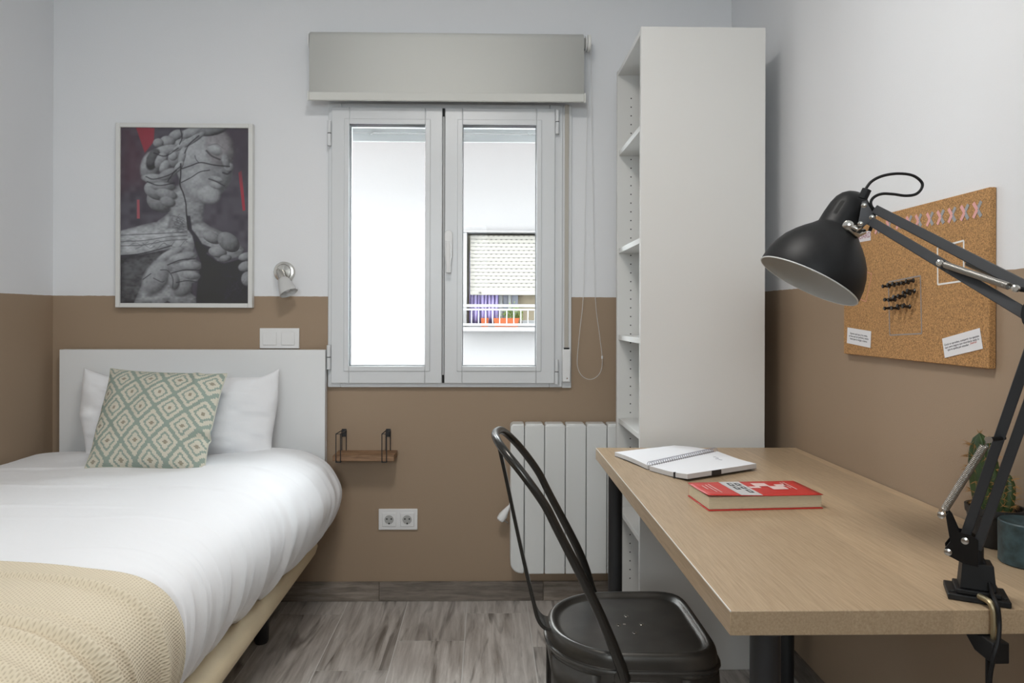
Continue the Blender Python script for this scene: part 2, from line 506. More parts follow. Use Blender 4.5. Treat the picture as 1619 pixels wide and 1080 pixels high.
# closing gasket between sashes (dark slots at top and bottom)
g = G(); g.box(wx(699.6), wx(702.4), YS + 0.003, YS + 0.05, wz(606), wz(170.5))
g.build('meeting_seal', mat('seal_grey', (0.42, 0.425, 0.43), 0.6), win)
g = G(); g.box(wx(699.4), wx(702.6), YS + 0.002, YS + 0.02, wz(605.5), wz(593)); g.box(wx(699.4), wx(702.6), YS + 0.002, YS + 0.02, wz(184), wz(171))
g.build('seal_end', M_DARK, win)
# shutter strap and winder
m_strap = mat('beige_strap', (0.50, 0.47, 0.42), 0.9, bump=(900, 0.4))
st = setp(G().box(wx(893), wx(899.5), YB - 0.022, YB - 0.0205, wz(550), wz(163)).build('shutter_strap', m_strap),
          'beige woven roller shutter strap beside the window', 'strap')
wd = thing('strap_winder', 'white plastic strap winder box at the lower right of the window', 'strap winder', (wx(896), YB - 0.02, wz(605)))
G().box(wx(889.5), wx(902.5), YB - 0.034, YB - 0.0125, wz(604), wz(552)).build('cover', M_PLASTIC, wd, bevel=0.004)
G().box(wx(892.5), wx(900.5), YB - 0.030, YB - 0.014, wz(552.2), wz(549.5)).build('slot', M_DARK, wd)
G().cyl((wx(897), YB - 0.0355, wz(598)), (wx(897), YB - 0.033, wz(598)), 0.003, n=12).build('screw', M_CHROME, wd)

# unseen window added behind the viewer to let in fill light
w2 = thing('fill_window', 'unseen white window added behind the viewer for fill light', 'window', ((RX0 + RX1) / 2, YR - 0.1, RZ0), kind='structure')
g = frame_box(G(), RX0 + 0.001, RX1 - 0.001, RZ0 + 0.001, RZ1 - 0.001, 0.05, YR - 0.16, YR - 0.09)
g.box(-0.43, -0.37, YR - 0.16, YR - 0.09, RZ0 + 0.05, RZ1 - 0.05)
g.build('frame', M_PVC, w2, bevel=0.003)
for a, b in ((RX0 + 0.05, -0.43), (-0.37, RX1 - 0.05)):
    G().box(a, b, YR - 0.13, YR - 0.126, RZ0 + 0.05, RZ1 - 0.05).build('pane', M_GLASS, w2, smooth=0)

# ------------------------------------------------------------------ outside: shutter slats of this window
m_slat = mat('white_shutter_slat', (0.4256, 0.4256, 0.4176), 0.5)
sh = thing('roller_shutter', 'white roller shutter slats peeking below the window lintel outside', 'shutter', (-0.15, 2.86, 1.8))
ys = 2.865
za = at_y(620, 224, ys).z; zb = at_y(620, 210, ys).z; zc_ = at_y(620, 202, ys).z; zd = zc_ + 0.12
for (p, q) in ((za, zb - 0.003), (zb, zc_ - 0.003), (zc_, zc_ + 0.04), (zc_ + 0.043, zd)):
    G().box(WX0 + 0.005, WX1 - 0.005, ys, ys + 0.012, p, q).build('slat', m_slat, sh, bevel=0.003)
for px in (586, 838):
    p = at_y(px, 209.5, ys)
    G().cyl((p.x, ys - 0.012, p.z), (p.x, ys, p.z), 0.010, n=14).build('stop_knob', m_slat, sh)
G().box(WX0 + 0.002, WX1 - 0.002, YB + T - 0.02, YB + T + 0.04, WZ0 - 0.03, WZ0 - 0.001).build('x', m_slat).name = 'outer_sill'
setp(bpy.data.objects['outer_sill'], 'narrow white sill outside the window', 'sill', kind='structure')

# ------------------------------------------------------------------ outside: opposite building
FY = 9.0
FAC = (0.205, 0.198, 0.196)
m_fac = mat('white_render_facade', FAC, 0.9, bump=(30, 0.3, 0.004))
def ox(px): return at_y(px, 440, FY).x
def oz(py, px=790): return at_y(px, py, FY).z
bld = thing('building', 'bright white rendered building seen through the window', 'building', (0, FY, -4))
OX0, OX1, OZ0, OZ1 = ox(738), 2.1, oz(515), oz(368)
g = G()
g.box(-6, OX0, FY, FY + 0.3, -4, 3.8); g.box(OX1, 7, FY, FY + 0.3, -4, 3.8)
g.box(OX0, OX1, FY, FY + 0.3, -4, OZ0); g.box(OX0, OX1, FY, FY + 0.3, OZ1, 3.8)
g.build('wall', m_fac, bld, smooth=0)
g = G(); g.box(OX0 - 0.05, OX1, FY - 0.06, FY, OZ1, OZ1 + 0.02); g.box(OX0 - 0.05, OX0, FY - 0.03, FY, OZ0, OZ1)
g.build('window_surround', m_fac, bld, bevel=0.004)
G().prism([(-6.5, FY - 1.0, 3.80), (-6.5, FY - 1.0, 3.90), (-6.5, FY + 3.0, 4.8), (-6.5, FY + 3.0, 4.7)], (14, 0, 0)).build('shading_roof', mat('roof_tile', (0.30, 0.14, 0.09), 0.9), bld, smooth=0)  # unseen roof, its eave added to shade the facade below
# ledge
G().box(OX0 - 0.10, OX1, FY - 0.16, FY + 0.24, oz(524), oz(517)).build('ledge', m_fac, bld, bevel=0.01)
G().box(OX0, OX1, FY + 0.24, FY + 0.25, OZ0, OZ1).build('room_wall', mat('cream_room_wall', (0.2527, 0.2106, 0.1474), 0.8), bld, smooth=0)
# shutter box with slats
ms = mat('cream_shutter', (0.2324, 0.2196, 0.1937), 0.7)
zt, zb_ = oz(372), oz(459); nsl = 15
rs_ = thing('roller_shutter', 'cream perforated roller shutter half lowered on the opposite building', 'shutter', (OX0, FY + 0.04, zb_))
pitch = (zt - zb_) / nsl
sm = None
for i in range(nsl):
    z = zb_ + i * pitch
    if sm is None:
        o = G().box(OX0 + 0.04, OX1, FY + 0.04, FY + 0.055, z + 0.0003, z + pitch - 0.0003).build('slat', ms, rs_, bevel=0.003); sm = (o, z)
    else:
        o = sm[0].copy(); COL.objects.link(o); o.parent = rs_; o.location = (0, 0, z - sm[1])
G().box(OX0 + 0.04, OX1, FY + 0.035, FY + 0.06, oz(466.5), zb_).build('bottom_bar', ms, rs_, bevel=0.006)
g = G()
for i in range(nsl):
    z = zb_ + i * pitch + pitch * 0.93
    n = 0
    x = OX0 + 0.07 + (0.035 if i % 2 else 0)
    while x < OX1 - 0.1:
        g.box(x, x + 0.028, FY + 0.034, FY + 0.042, z - 0.006, z + 0.006); x += 0.066
o = g.build('slots', mat('slot_grey', (0.1006, 0.0961, 0.087), 0.9), rs_, smooth=0); o['kind'] = 'stuff'
p = at_y(759, 463, FY); G().cyl((p.x, FY + 0.02, p.z), (p.x, FY + 0.04, p.z), 0.014, n=10).build('stop_knob', mat('knob_brown', (0.045, 0.036, 0.03), 0.6), rs_)
# window behind the shutter: white frame and curtain
mw = mat('white_frame_outside', (0.2592, 0.2592, 0.2592), 0.5)
wo = thing('balcony_window', 'white framed window behind the opposite shutter', 'window', (OX0, FY + 0.2, OZ0))
for px0, px1 in ((789, 795), (804, 809)):
    G().box(ox(px0), ox(px1), FY + 0.17, FY + 0.22, OZ0, OZ1 - 0.3).build('frame_bar', mw, wo, bevel=0.004)
G().box(ox(827), OX1 - 0.02, FY + 0.17, FY + 0.22, OZ0 + 0.01, OZ0 + 0.07).build('sill_bar', mw, wo, bevel=0.004)
for px0, px1 in ((796, 803.5), (810, 820)):
    G().box(ox(px0), ox(px1), FY + 0.195, FY + 0.2, OZ0 + 0.02, OZ1 - 0.3).build('pane', mat('blue_grey_pane', (0.1556, 0.1622, 0.1946), 0.3), wo)
m_cur = mat('lilac_fabric', (0.2755, 0.2296, 0.4134), 0.8, var=(9, 0.25), stretch=(3, 1, 0.4))
rows = []
xa, xb = ox(741.5), ox(788.5)
for j in range(9):
    z = OZ0 + 0.012 + (OZ1 - 0.25 - OZ0) * j / 8
    rows.append([(xa + (xb - xa) * i / 70, FY + 0.13 + 0.02 * math.sin(i * 0.75 + 0.25 * math.sin(j)) + 0.012 * math.sin(i * 0.31 + j * .4), z) for i in range(71)])
setp(G().grid(rows).build('curtain', m_cur, solid=0.004, smooth=180), 'lilac curtain hanging in the opposite balcony window', 'curtain')
# railing
ra = thing('balcony_railing', 'thin white metal railing in front of the opposite window', 'railing', (OX0, FY - 0.12, oz(515)))
ry = FY - 0.12
for py, r in ((483.5, 0.018), (489.5, 0.012), (513.5, 0.016)):
    z = at_y(790, py, ry).z
    G().box(OX0 - 0.10, OX1, ry - r, ry + r, z - r, z + r).build('rail', mw, ra, bevel=0.004)
zt_, zb2 = at_y(790, 489.5, ry).z, at_y(790, 513.5, ry).z
x = at_y(745.5, 500, ry).x; base = None
while x < OX1:
    if base is None:
        base = (G().cyl((x, ry, zb2), (x, ry, zt_), 0.0075, n=8).build('baluster', mw, ra), x)
    else:
        o = base[0].copy(); COL.objects.link(o); o.parent = ra; o.location = (x - base[1], 0, 0)
    x += 0.0905
for xx in (OX0 - 0.06,):
    G().box(xx - 0.012, xx + 0.012, ry - 0.012, ry + 0.012, at_y(790, 517, ry).z, at_y(790, 483.5, ry).z).build('post', mw, ra)
# orange planters
m_or = mat('orange_plastic', (0.4212, 0.0948, 0.0264), 0.6)
m_soil = mat('soil', (0.05, 0.035, 0.025), 0.95)
lz = oz(517) + 0.0005
def trough(cx, w, h, d, label, name, cat='planter'):
    t = thing(name, label, cat, (cx, FY - 0.0, lz))
    rows = []
    y0 = FY + 0.02
    for (z, s) in ((0, 0.88), (h * 0.86, 0.97), (h * 0.86, 1.03), (h, 1.04), (h, 0.97), (h * 0.85, 0.94)):
        q = [(-w / 2 * s, -d / 2 * s), (w / 2 * s, -d / 2 * s), (w / 2 * s, d / 2 * s), (-w / 2 * s, d / 2 * s)]
        rows.append([(cx + a, y0 + b, lz + z) for a, b in q + [q[0]]])
    g = G().grid(rows); g.f.append((0, 1, 2, 3))
    g.build('pot', m_or, t, smooth=20)
    G().box(cx - w * .46, cx + w * .46, y0 - d * .45, y0 + d * .45, lz + h * .82, lz + h * .87).build('soil', m_soil, t)
    return t
trough((ox(760.5) + ox(772.5)) / 2, ox(772.5) - ox(760.5), 0.115, 0.10, 'small orange pot alone on the opposite window ledge', 'flower_pot', 'pot')
tr = trough((ox(780) + ox(821)) / 2, ox(821) - ox(780), 0.115, 0.14, 'long orange planter with a leafy plant on the opposite ledge', 'planter_box')
m_leaf = mat('balcony_leaf', (0.1351, 0.1843, 0.043), 0.6, var=(25, 0.4))
rnd = random.Random(3); g = G()
cx = (ox(783) + ox(821)) / 2; w2_ = ox(821) - ox(783)
for i in range(260):
    fx = rnd.gauss(0.22, 0.22); fx = max(-0.5, min(0.62, fx))
    h = 0.10 + abs(rnd.gauss(0.07, 0.05)) * (1.15 - abs(fx - .25)); yy_ = FY + 0.02 + rnd.uniform(-0.06, 0.06)
    c = Vector((cx + fx * w2_, yy_, lz + h)); a = Vector((rnd.uniform(-1, 1), rnd.uniform(-1, 1), rnd.uniform(-.3, 1))).normalized()
    b = a.orthogonal().normalized(); s = rnd.uniform(0.012, 0.026)
    g.add([c - a * s, c + b * s * .45, c + a * s, c - b * s * .45], [(0, 1, 2, 3)])
for i in range(14):
    fx = rnd.uniform(-0.1, 0.6); p0 = Vector((cx + fx * w2_ * .8, FY + 0.02, lz + 0.09)); p1 = p0 + Vector((rnd.uniform(-.06, .08), rnd.uniform(-.03, .03), rnd.uniform(.08, .2)))
    g.cyl(p0, p1, 0.003, 0.002, n=5)
o = g.build('foliage', m_leaf, tr, smooth=0, fix=False); o['kind'] = 'stuff'
g = G()
EX0, EX1, EZ0, EZ1 = -6, 7, -4, 9.0
g.box(EX0, XL - T, YB + T - 0.1, YB + T, EZ0, EZ1); g.box(XR + T, EX1, YB + T - 0.1, YB + T, EZ0, EZ1)
g.box(XL - T, XR + T, YB + T - 0.1, YB + T, EZ0, -0.06); g.box(XL - T, XR + T, YB + T - 0.1, YB + T, ZC + 0.1, EZ1)
struct('wall_outer', g, m_fac, 'unseen outer wall around the room, added to shade the opposite facade', smooth=0)  # added out of view to keep sky light off the facade
struct('ground', G().box(-8, 9, YB + T, 9.3, -4.2, -4.0), mat('courtyard_paving', (0.22, 0.21, 0.20), 0.9), 'courtyard paving far below the window', smooth=0)

# ------------------------------------------------------------------ roller blind above the window
m_blind = mat('ivory_blind_fabric', (0.68, 0.68, 0.645), 0.85, bump=(700, 0.25))
YBL = 2.595
def bx(px): return at_y(px, 100, YBL).x
def bz(py): return at_y(705, py, YBL).z
rb = thing('roller_blind', 'ivory fabric roller blind mostly rolled up above the window', 'blind', (bx(706), YB, bz(160)))
rr_ = 0.031; zr = bz(48.5) - rr_; yr = YBL + rr_
G().cyl((bx(489), yr, zr), (bx(923.5), yr, zr), rr_, n=36).build('roll', m_blind, rb)
g = G(); pts = []
for i in range(8):
    a = math.pi / 2 + math.pi / 2 * i / 7
    pts.append((yr + (rr_ + .0008) * math.cos(a), zr + (rr_ + .0008) * math.sin(a)))
pts += [(YBL - .0008 - 0.0015 * math.sin(t * 3.1), zr - (zr - bz(159)) * t) for t in (0.15, .3, .45, .6, .75, .9, 1.0)]
g.grid([[(x, y, z) for x in (bx(489), bx(700), bx(923.5))] for (y, z) in pts])
fb = g.build('fabric', m_blind, rb, solid=0.0006, smooth=60)
G().box(bx(488.5), bx(924), YBL - 0.006, YBL + 0.006, bz(160.5), bz(147)).build('bottom_bar', m_blind, rb, bevel=0.004, seg=3)
m_cap = mat('bar_end_cap', (0.80, 0.80, 0.77), 0.4)
G().box(bx(924), bx(926.5), YBL - 0.006, YBL + 0.006, bz(161), bz(146)).build('bar_end', m_cap, rb, bevel=0.002)
G().box(bx(486.3), bx(488.5), YBL - 0.006, YBL + 0.006, bz(160.5), bz(146.5)).build('bar_end', m_cap, rb, bevel=0.002)
for px0, px1 in ((484.5, 487.5), (927, 929.5)):
    g = G(); g.cyl((bx(px0), yr, zr), (bx(px1), yr, zr), 0.028, n=28)
    g.box(bx(px0), bx(px1), yr, YB, zr - 0.02, zr + 0.02)
    g.build('bracket', M_PLASTIC, rb, bevel=0.0015)
G().cyl((bx(930), yr, zr), (bx(935), yr, zr), 0.032, n=28).build('chain_wheel', m_cap, rb, bevel=0.002)
G().cyl((bx(923.6), yr, zr), (bx(927), yr, zr), 0.020, n=20).build('wheel_core', mat('grey_plastic', (0.35, 0.35, 0.33), 0.5), rb)
# bead chain
ch = thing('bead_chain', 'white bead chain loop hanging from the blind against the brown wall', 'chain', (bx(931), yr, at_y(930, 600, yr).z))
cp = [(930.3, 62), (928.5, 180), (926, 300), (922.5, 460), (917, 520), (912.8, 565), (914, 583), (921, 595), (932, 600), (943, 596), (950.5, 585), (952, 565), (948, 530), (941, 465), (937.5, 300), (935.5, 180), (934.6, 62)]
pts = spline([at_y(a, b, yr if b < 100 else yr + 0.03) for a, b in cp], 14)
# resample evenly
step = 0.0046; acc = [pts[0]]; cur = pts[0]; rem = 0
beads = []
d = 0.0
for a, b in zip(pts[:-1], pts[1:]):
    L_ = (b - a).length; t = -d
    while t + step <= L_:
        t += step; beads.append(a + (b - a) * (t / L_))
    d = L_ - t
g = G()
for p in beads:
    vs = [p + Vector(o) * 0.0019 for o in ((1, 0, 0), (-1, 0, 0), (0, 1, 0), (0, -1, 0), (0, 0, 1), (0, 0, -1))]
    g.add(vs, [(0, 2, 4), (2, 1, 4), (1, 3, 4), (3, 0, 4), (2, 0, 5), (1, 2, 5), (3, 1, 5), (0, 3, 5)])
o = g.build('beads', M_PLASTIC, ch, smooth=180, fix=False); o['kind'] = 'stuff'
G().tube(pts, 0.0006, n=5).build('cord', M_PLASTIC, ch)
p = at_y(952, 565, yr + 0.03); G().cyl((p.x, p.y, p.z - 0.006), (p.x, p.y, p.z + 0.006), 0.0035, n=10).build('connector', M_PLASTIC, ch, bevel=0.001)

# ================================================================== BED
HB_Y = 2.632
def hx_(px): return at_y(px, 600, HB_Y).x
bed = thing('bed', 'single bed with white headboard and cream upholstered base', 'bed', (-1.14, 1.65, 0))
hz1 = at_y(300, 553, HB_Y).z
G().box(hx_(93.5), hx_(514), HB_Y, HB_Y + 0.036, 0.31, hz1).build('headboard', M_WHITE, bed, bevel=0.002)
m_base = mat('cream_upholstery', (0.66, 0.54, 0.36), 0.7, bump=(650, 0.35), var=(6, 0.06))
BX0, BX1, BY0, BY1 = -1.625, -0.632, 0.70, 2.628
g = G()
# upholstered base with rounded outer edge and rounded far corner
rows = []
def base_loop(inset, z):
    pts = []
    x0, x1, y0, y1 = BX0 + inset, BX1 - inset, BY0 + inset, BY1 - inset
    r = 0.05
    for (cx, cy, a0) in ((x1 - r, y1 - r, 0), (x0 + r, y1 - r, 90), (x0 + r, y0 + r, 180), (x1 - r, y0 + r, 270)):
        for i in range(7):
            a = math.radians(a0 + 15 * i); pts.append((cx + r * math.cos(a), cy + r * math.sin(a), z))
    return pts + [pts[0]]
for ins, z in ((0.035, 0.196), (0.014, 0.202), (0.003, 0.218), (-0.003, 0.240), (0.002, 0.263), (0.016, 0.277), (0.04, 0.281)):
    rows.append(base_loop(ins, z))
g.grid(rows); n = len(rows[0]); g.f.append(tuple(range(n - 1))); g.f.append(tuple(range(6 * n, 7 * n - 1)))
g.build('base', m_base, bed, smooth=60)
for (x, y) in ((-0.757, 2.34), (-1.50, 2.34), (-0.757, 0.95), (-1.50, 0.95)):
    G().lathe([(0, 0.020), (0.01, 0.024), (0.199, 0.027)], (x, y, 0.0), (0, 0, 1), 16).build('leg', M_BLACKM, bed)
G().box(BX0 + 0.04, BX1 - 0.095, BY0 + 0.02, BY1 - 0.03, 0.2815, 0.50).build('mattress', mat('mattress_ticking', (0.75, 0.75, 0.74), 0.9), bed, bevel=0.05, seg=4)

# ---- duvet surface
nA, nB, nC = Noise2(1), Noise2(2), Noise2(5)
FARP = [(-1.652, .575), (-1.62, .592), (-1.5, .600), (-1.3, .604), (-1.1, .606), (-.95, .610), (-.84, .617), (-.75, .621), (-.68, .614), (-.625, .594), (-.58, .566), (-.55, .525), (-.53, .48), (-.528, .44), (-.54, .395), (-.565, .345), (-.60, .305), (-.625, .285)]
NEARP = [(-1.652, .575), (-1.62, .592), (-1.5, .606), (-1.3, .612), (-1.1, .615), (-.95, .614), (-.84, .61), (-.77, .603), (-.70, .59), (-.655, .57), (-.625, .542), (-.608, .505), (-.602, .465), (-.605, .42), (-.617, .375), (-.638, .338), (-.664, .305), (-.686, .286)]
def sect(P, n):
    pts = spline([Vector((a, 0, b)) for a, b in P], 24)
    L = np.cumsum([0] + [(q - p).length for p, q in zip(pts[:-1], pts[1:])])
    t = np.linspace(0, L[-1], n)
    return np.interp(t, L, [p.x for p in pts]), np.interp(t, L, [p.z for p in pts])
NU, NV = 190, 240
fx_, fz_ = sect(FARP, NU); nx_, nz_ = sect(NEARP, NU)
def duvet_surface(ys, off=0.0, wr=1.0, seed_shift=0.0):
    """rows of points for depth values ys (far -> near)"""
    ys = np.asarray(ys)
    w = np.clip((2.56 - ys) / 1.0, 0, 1); w = w * w * (3 - 2 * w)
    X = fx_[None, :] * (1 - w[:, None]) + nx_[None, :] * w[:, None]
    Z = fz_[None, :] * (1 - w[:, None]) + nz_[None, :] * w[:, None]
    Y = np.repeat(ys[:, None], NU, 1)
    dX = np.gradient(X, axis=1); dZ = np.gradient(Z, axis=1); l = np.sqrt(dX ** 2 + dZ ** 2)
    NX, NZ = -dZ / l, dX / l
    flip = np.where(NZ[:, NU // 2][:, None] < 0, -1, 1); NX, NZ = NX * flip, NZ * flip
    side = np.clip((X + 0.74) / 0.12, 0, 1) * np.clip((X + 1.9) / .5, 0, 1)
    side = np.clip(np.linspace(0, 1, NU)[None, :] * 3.3 - 2.2, 0, 1) * np.ones_like(X)
    s_ = np.linspace(0, 1, NU)[None, :] * 1.55 + 0 * X
    soft = 0.0075 * nA(X * 2.2 + 7, Y * 3.2) + 0.004 * nB(X * 5 + 3, Y * 9.0) + 0.0016 * nC(X * 14, Y * 24)
    # long shallow creases across the top
    cre = 0
    for (y0, amp, ph) in ((2.02, .0045, .3), (1.82, .004, 1.9), (1.63, .003, 4.0), (1.46, .004, 2.2), (2.2, .004, 5.0)):
        yy = y0 + 0.05 * np.sin(X * 2.6 + ph) + 0.02 * nB(X * 4 + ph, X * 0 + ph)
        mask = 0.35 + 0.65 * np.clip(nA(X * 2.0 + ph * 3, X * 0 + 2) + .4, 0, 1)
        cre = cre + amp * mask * np.exp(-((Y - yy) / 0.009) ** 2)
    # vertical hanging folds on the side
    ph = Y * 46 + 2.2 * nB(Y * 3.0, s_ * 1.5) * 2 + (s_ - 1.0) * 5.0
    env = 0.35 + 0.65 * np.clip(nC(Y * 3.1 + 9, s_ * 0.8) + .5, 0, 1)
    fold = side * env * (0.0066 * np.sin(ph) + 0.0050 * np.sin(ph * 1.9 + 1) + 0.0032 * np.sin(ph * 3.3))
    D = off + wr * (soft * (1 - .3 * side) + 1.4 * cre * (1 - side) + fold)
    X = X + NX * D; Z = Z + NZ * D
    # keep clear of the left wall
    X = np.maximum(X, XL + 0.006)
    return X, Y, Z
m_duvet = mat('white_cotton', (0.86, 0.865, 0.885), 0.85, bump=(60, 0.22, 0.004), Sheen_Weight=0.15)
ysv = np.concatenate([np.linspace(2.628, 2.585, 5), np.linspace(2.575, 0.74, NV)])
X, Y, Z = duvet_surface(ysv)
drop = np.clip((ysv - 2.52) / 0.108, 0, 1)[:, None] ** 2.2
Z = Z - drop * 0.14 * np.clip((Z - .28) / .3, 0, 1)
X = np.where(X > -0.7, X - drop * 0.07 * np.clip((X + .7) / .15, 0, 1), X)
rows = [[(X[i, j], Y[i, j], Z[i, j]) for j in range(NU)] for i in range(len(ysv))]
# foot end hanging down
for k in range(1, 7):
    rows.append([(X[-1, j], 0.74 - 0.03 * math.sin(k / 6 * 1.57) - 0.004 * math.sin(X[-1, j] * 40), Z[-1, j] - (Z[-1, j] - 0.30) * (k / 6) ** 1.3) for j in range(NU)])
duv = setp(G().grid(rows).build('duvet', m_duvet, loc=(-1.1, 1.65, 0.28), smooth=180), 'white cotton duvet spread over the bed, hanging over its side', 'duvet')

# ---- knitted blanket over the foot of the bed
mb = bpy.data.materials.new('cream_knit'); mb.use_nodes = True
N, L = nt(mb); b = N['Principled BSDF']; b.inputs['Roughness'].default_value = 0.9
uv = N.new('ShaderNodeUVMap'); sp = N.new('ShaderNodeSeparateXYZ'); L.new(uv.outputs[0], sp.inputs[0])
cu_ = math_node(N, L, 'SINE', math_node(N, L, 'MULTIPLY', sp.outputs['X'], 2 * math.pi * 170))
row_ = math_node(N, L, 'FLOOR', math_node(N, L, 'MULTIPLY', sp.outputs['X'], 170))
cv_ = math_node(N, L, 'SINE', math_node(N, L, 'ADD', math_node(N, L, 'MULTIPLY', sp.outputs['Y'], 2 * math.pi * 120), math_node(N, L, 'MULTIPLY', row_, math.pi)))
hgt = math_node(N, L, 'MULTIPLY_ADD', math_node(N, L, 'MULTIPLY', cu_, cv_), 0.25, math_node(N, L, 'MULTIPLY_ADD', cu_, 0.25, 0.5))
rp = N.new('ShaderNodeValToRGB'); rp.color_ramp.elements[0].color = (0.56, 0.475, 0.345, 1); rp.color_ramp.elements[0].position = 0.12
rp.color_ramp.elements[1].color = (0.72, 0.635, 0.485, 1); rp.color_ramp.elements[1].position = 0.5
L.new(hgt, rp.inputs[0]); L.new(rp.outputs[0], b.inputs['Base Color'])
bp = N.new('ShaderNodeBump'); bp.inputs['Strength'].default_value = 0.5; bp.inputs['Distance'].default_value = 0.002
L.new(hgt, bp.inputs['Height']); L.new(bp.outputs[0], b.inputs['Normal'])
NVB = 190
ysb = np.linspace(1.345, 0.76, NVB)
X, Y, Z = duvet_surface(ysb, off=0.012, wr=0.55)
s_ = np.linspace(0, 1, NU)[None, :] * np.ones_like(X)
fold = 0
for (y0, amp, wd_, ph) in ((1.275, .012, .013, .0), (1.195, .009, .010, 1.0), (1.125, .020, .016, 2.3), (1.05, .012, .012, 3.4), (0.97, .018, .016, 5.2), (0.88, .014, .016, .7)):
    yy = y0 + 0.018 * np.sin(s_ * 5 + ph) + 0.03 * np.clip(s_ - .62, 0, 1) * np.cos(ph * 2) - 0.05 * (1 - s_) * np.sin(ph) + 0.012 * nB(s_ * 7 + ph, 0 * s_ + ph)
    m_ = 0.45 + 0.55 * np.clip(nA(s_ * 4 + ph * 5, 0 * s_ + 1) + .5, 0, 1)
    t = (Y - yy) / wd_
    fold = fold + amp * m_ * np.where(t > 0, np.exp(-(t * 1.0) ** 2), np.exp(-(t * 2.4) ** 2))
fold = fold + 0.004 * nC(s_ * 9, Y * 12)
edge_x = np.clip((1.345 - Y) / 0.02, 0, 1)
dX = np.gradient(X, axis=1); dZ = np.gradient(Z, axis=1); l = np.sqrt(dX ** 2 + dZ ** 2)
sg = -1 if (dX[0, 60] < 0) else 1
X = X + sg * (-dZ / l) * fold * edge_x; Z = Z + sg * (dX / l) * fold * edge_x
X = np.maximum(X, XL + 0.004)
# far hem: slight waviness
Y = Y + 0.010 * np.sin(s_ * 6.0 + 0.6) * np.clip((Y - 1.2) / .17, 0, 1) + 0.05 * np.clip((s_ - .66) / .25, 0, 1) * np.clip((Y - 1.2) / .17, 0, 1)
jmax = NU - 14
rows = [[(X[i, j], Y[i, j], Z[i, j]) for j in range(jmax)] for i in range(NVB)]
bl = G().grid(rows).build('blanket', mb, loc=(-1.1, 1.05, 0.30), smooth=180, solid=0.006)
uvl = bl.data.uv_layers.new(name='uv')
lv = np.empty(len(bl.data.loops), int); bl.data.loops.foreach_get('vertex_index', lv)
ii, jj = lv // jmax, lv % jmax
uvl.data.foreach_set('uv', np.stack([jj / NU * 1.5, ii / NVB * 0.62], 1).ravel())
setp(bl, 'cream knitted throw blanket folded over the foot of the bed', 'blanket')
# underside of the thickness must go inwards
bl.modifiers['thickness'].offset = 0

# ---- pillows
def pillow_rows(W, H, TH, n=46, seed=1, corner=0.06, wr=0.004, pinch=0.9):
    """returns function front/back rows in local (x right, y up, z out)"""
    nz = Noise2(seed); front, back = [], []
    for j in range(n + 1):
        fr, bk = [], []
        v = -1 + 2 * j / n
        for i in range(n + 1):
            u = -1 + 2 * i / n
            ex = 1 - corner * (1 - abs(v) ** 3.0)          # sides bow inwards towards the middle
            ey = 1 - corner * (1 - abs(u) ** 3.0)
            x, y = u * W / 2 * ex, v * H / 2 * ey
            t = max(0.0, (1 - u * u)) ** 0.55 * max(0.0, (1 - v * v)) ** 0.55
            t *= TH / 2
            edge = min(1, t / (TH * .12))
            wv = wr * float(nz(u * 3 + 9, v * 3 + 4)) + wr * .5 * float(nz(u * 8, v * 8))
            fr.append(Vector((x, y, t + wv * edge + 0.002))); bk.append(Vector((x, y, -t - 0.002)))
        front.append(fr); back.append(bk)
    return front, back
def frame(o, x, y):
    x, y = Vector(x).normalized(), Vector(y).normalized(); z = x.cross(y).normalized(); y = z.cross(x)
    return Matrix(((x.x, y.x, z.x, o[0]), (x.y, y.y, z.y, o[1]), (x.z, y.z, z.z, o[2]), (0, 0, 0, 1)))
def shell(front, back, Mx, name, m, parent=None, deform=None, uvname=True, solidback=None):
    n = len(front); g = G()
    f2 = [[Mx @ (deform(p) if deform else p) for p in r] for r in front]
    b2 = [[Mx @ (deform(p) if deform else p) for p in r] for r in back]
    return f2, b2
# bed pillow
fr, bk = pillow_rows(0.735, 0.315, 0.19, seed=11, corner=0.055, wr=0.010)
pc = Vector((-1.115, 2.525, 0.728))
def dfm(p):
    u = p.x / 0.365; v = p.y / 0.1575
    p = p.copy()
    # dog-eared right top corner, slumped left
    if u > .75 and v > .4: p.y += 0.030 * (u - .75) / .25 * (v - .4) / .6; p.x -= 0.03 * (u - .75) / .25 * (v - .4) / .6
    if u < -.6 and v > .2: p.y += 0.032 * (-u - .6) / .4 * (v - .2) / .8; p.x += 0.04 * (-u - .6) / .4 * (v - .2) / .8
    p.z += 0.012 * math.sin(u * 5) * (1 - v * v)
    p.x += -0.05 * v * (0.5 if u > 0 else -1.0) * -1 if u < 0 else 0.012 * v
    return p
Mp = frame(pc, (1, -0.02, 0.0), (0.0, 0.27, 1))
Mp = frame(pc, (1, 0.0, 0.0), (0.0, 0.30, 1.0))
f2, b2 = shell(fr, bk, Mp, '', None, deform=dfm)
g = G().grid(f2); g.grid(b2)
n = len(f2)
pil = g.build('pillow', m_duvet, smooth=180)
import bmesh
bm = bmesh.new(); bm.from_mesh(pil.data); bmesh.ops.remove_doubles(bm, verts=bm.verts, dist=0.0045); bmesh.ops.recalc_face_normals(bm, faces=bm.faces); bm.to_mesh(pil.data); bm.free()
setp(pil, 'white cotton pillow leaning against the headboard', 'pillow')
md = pil.modifiers.new('s', 'SUBSURF'); md.levels = 1; md.render_levels = 1

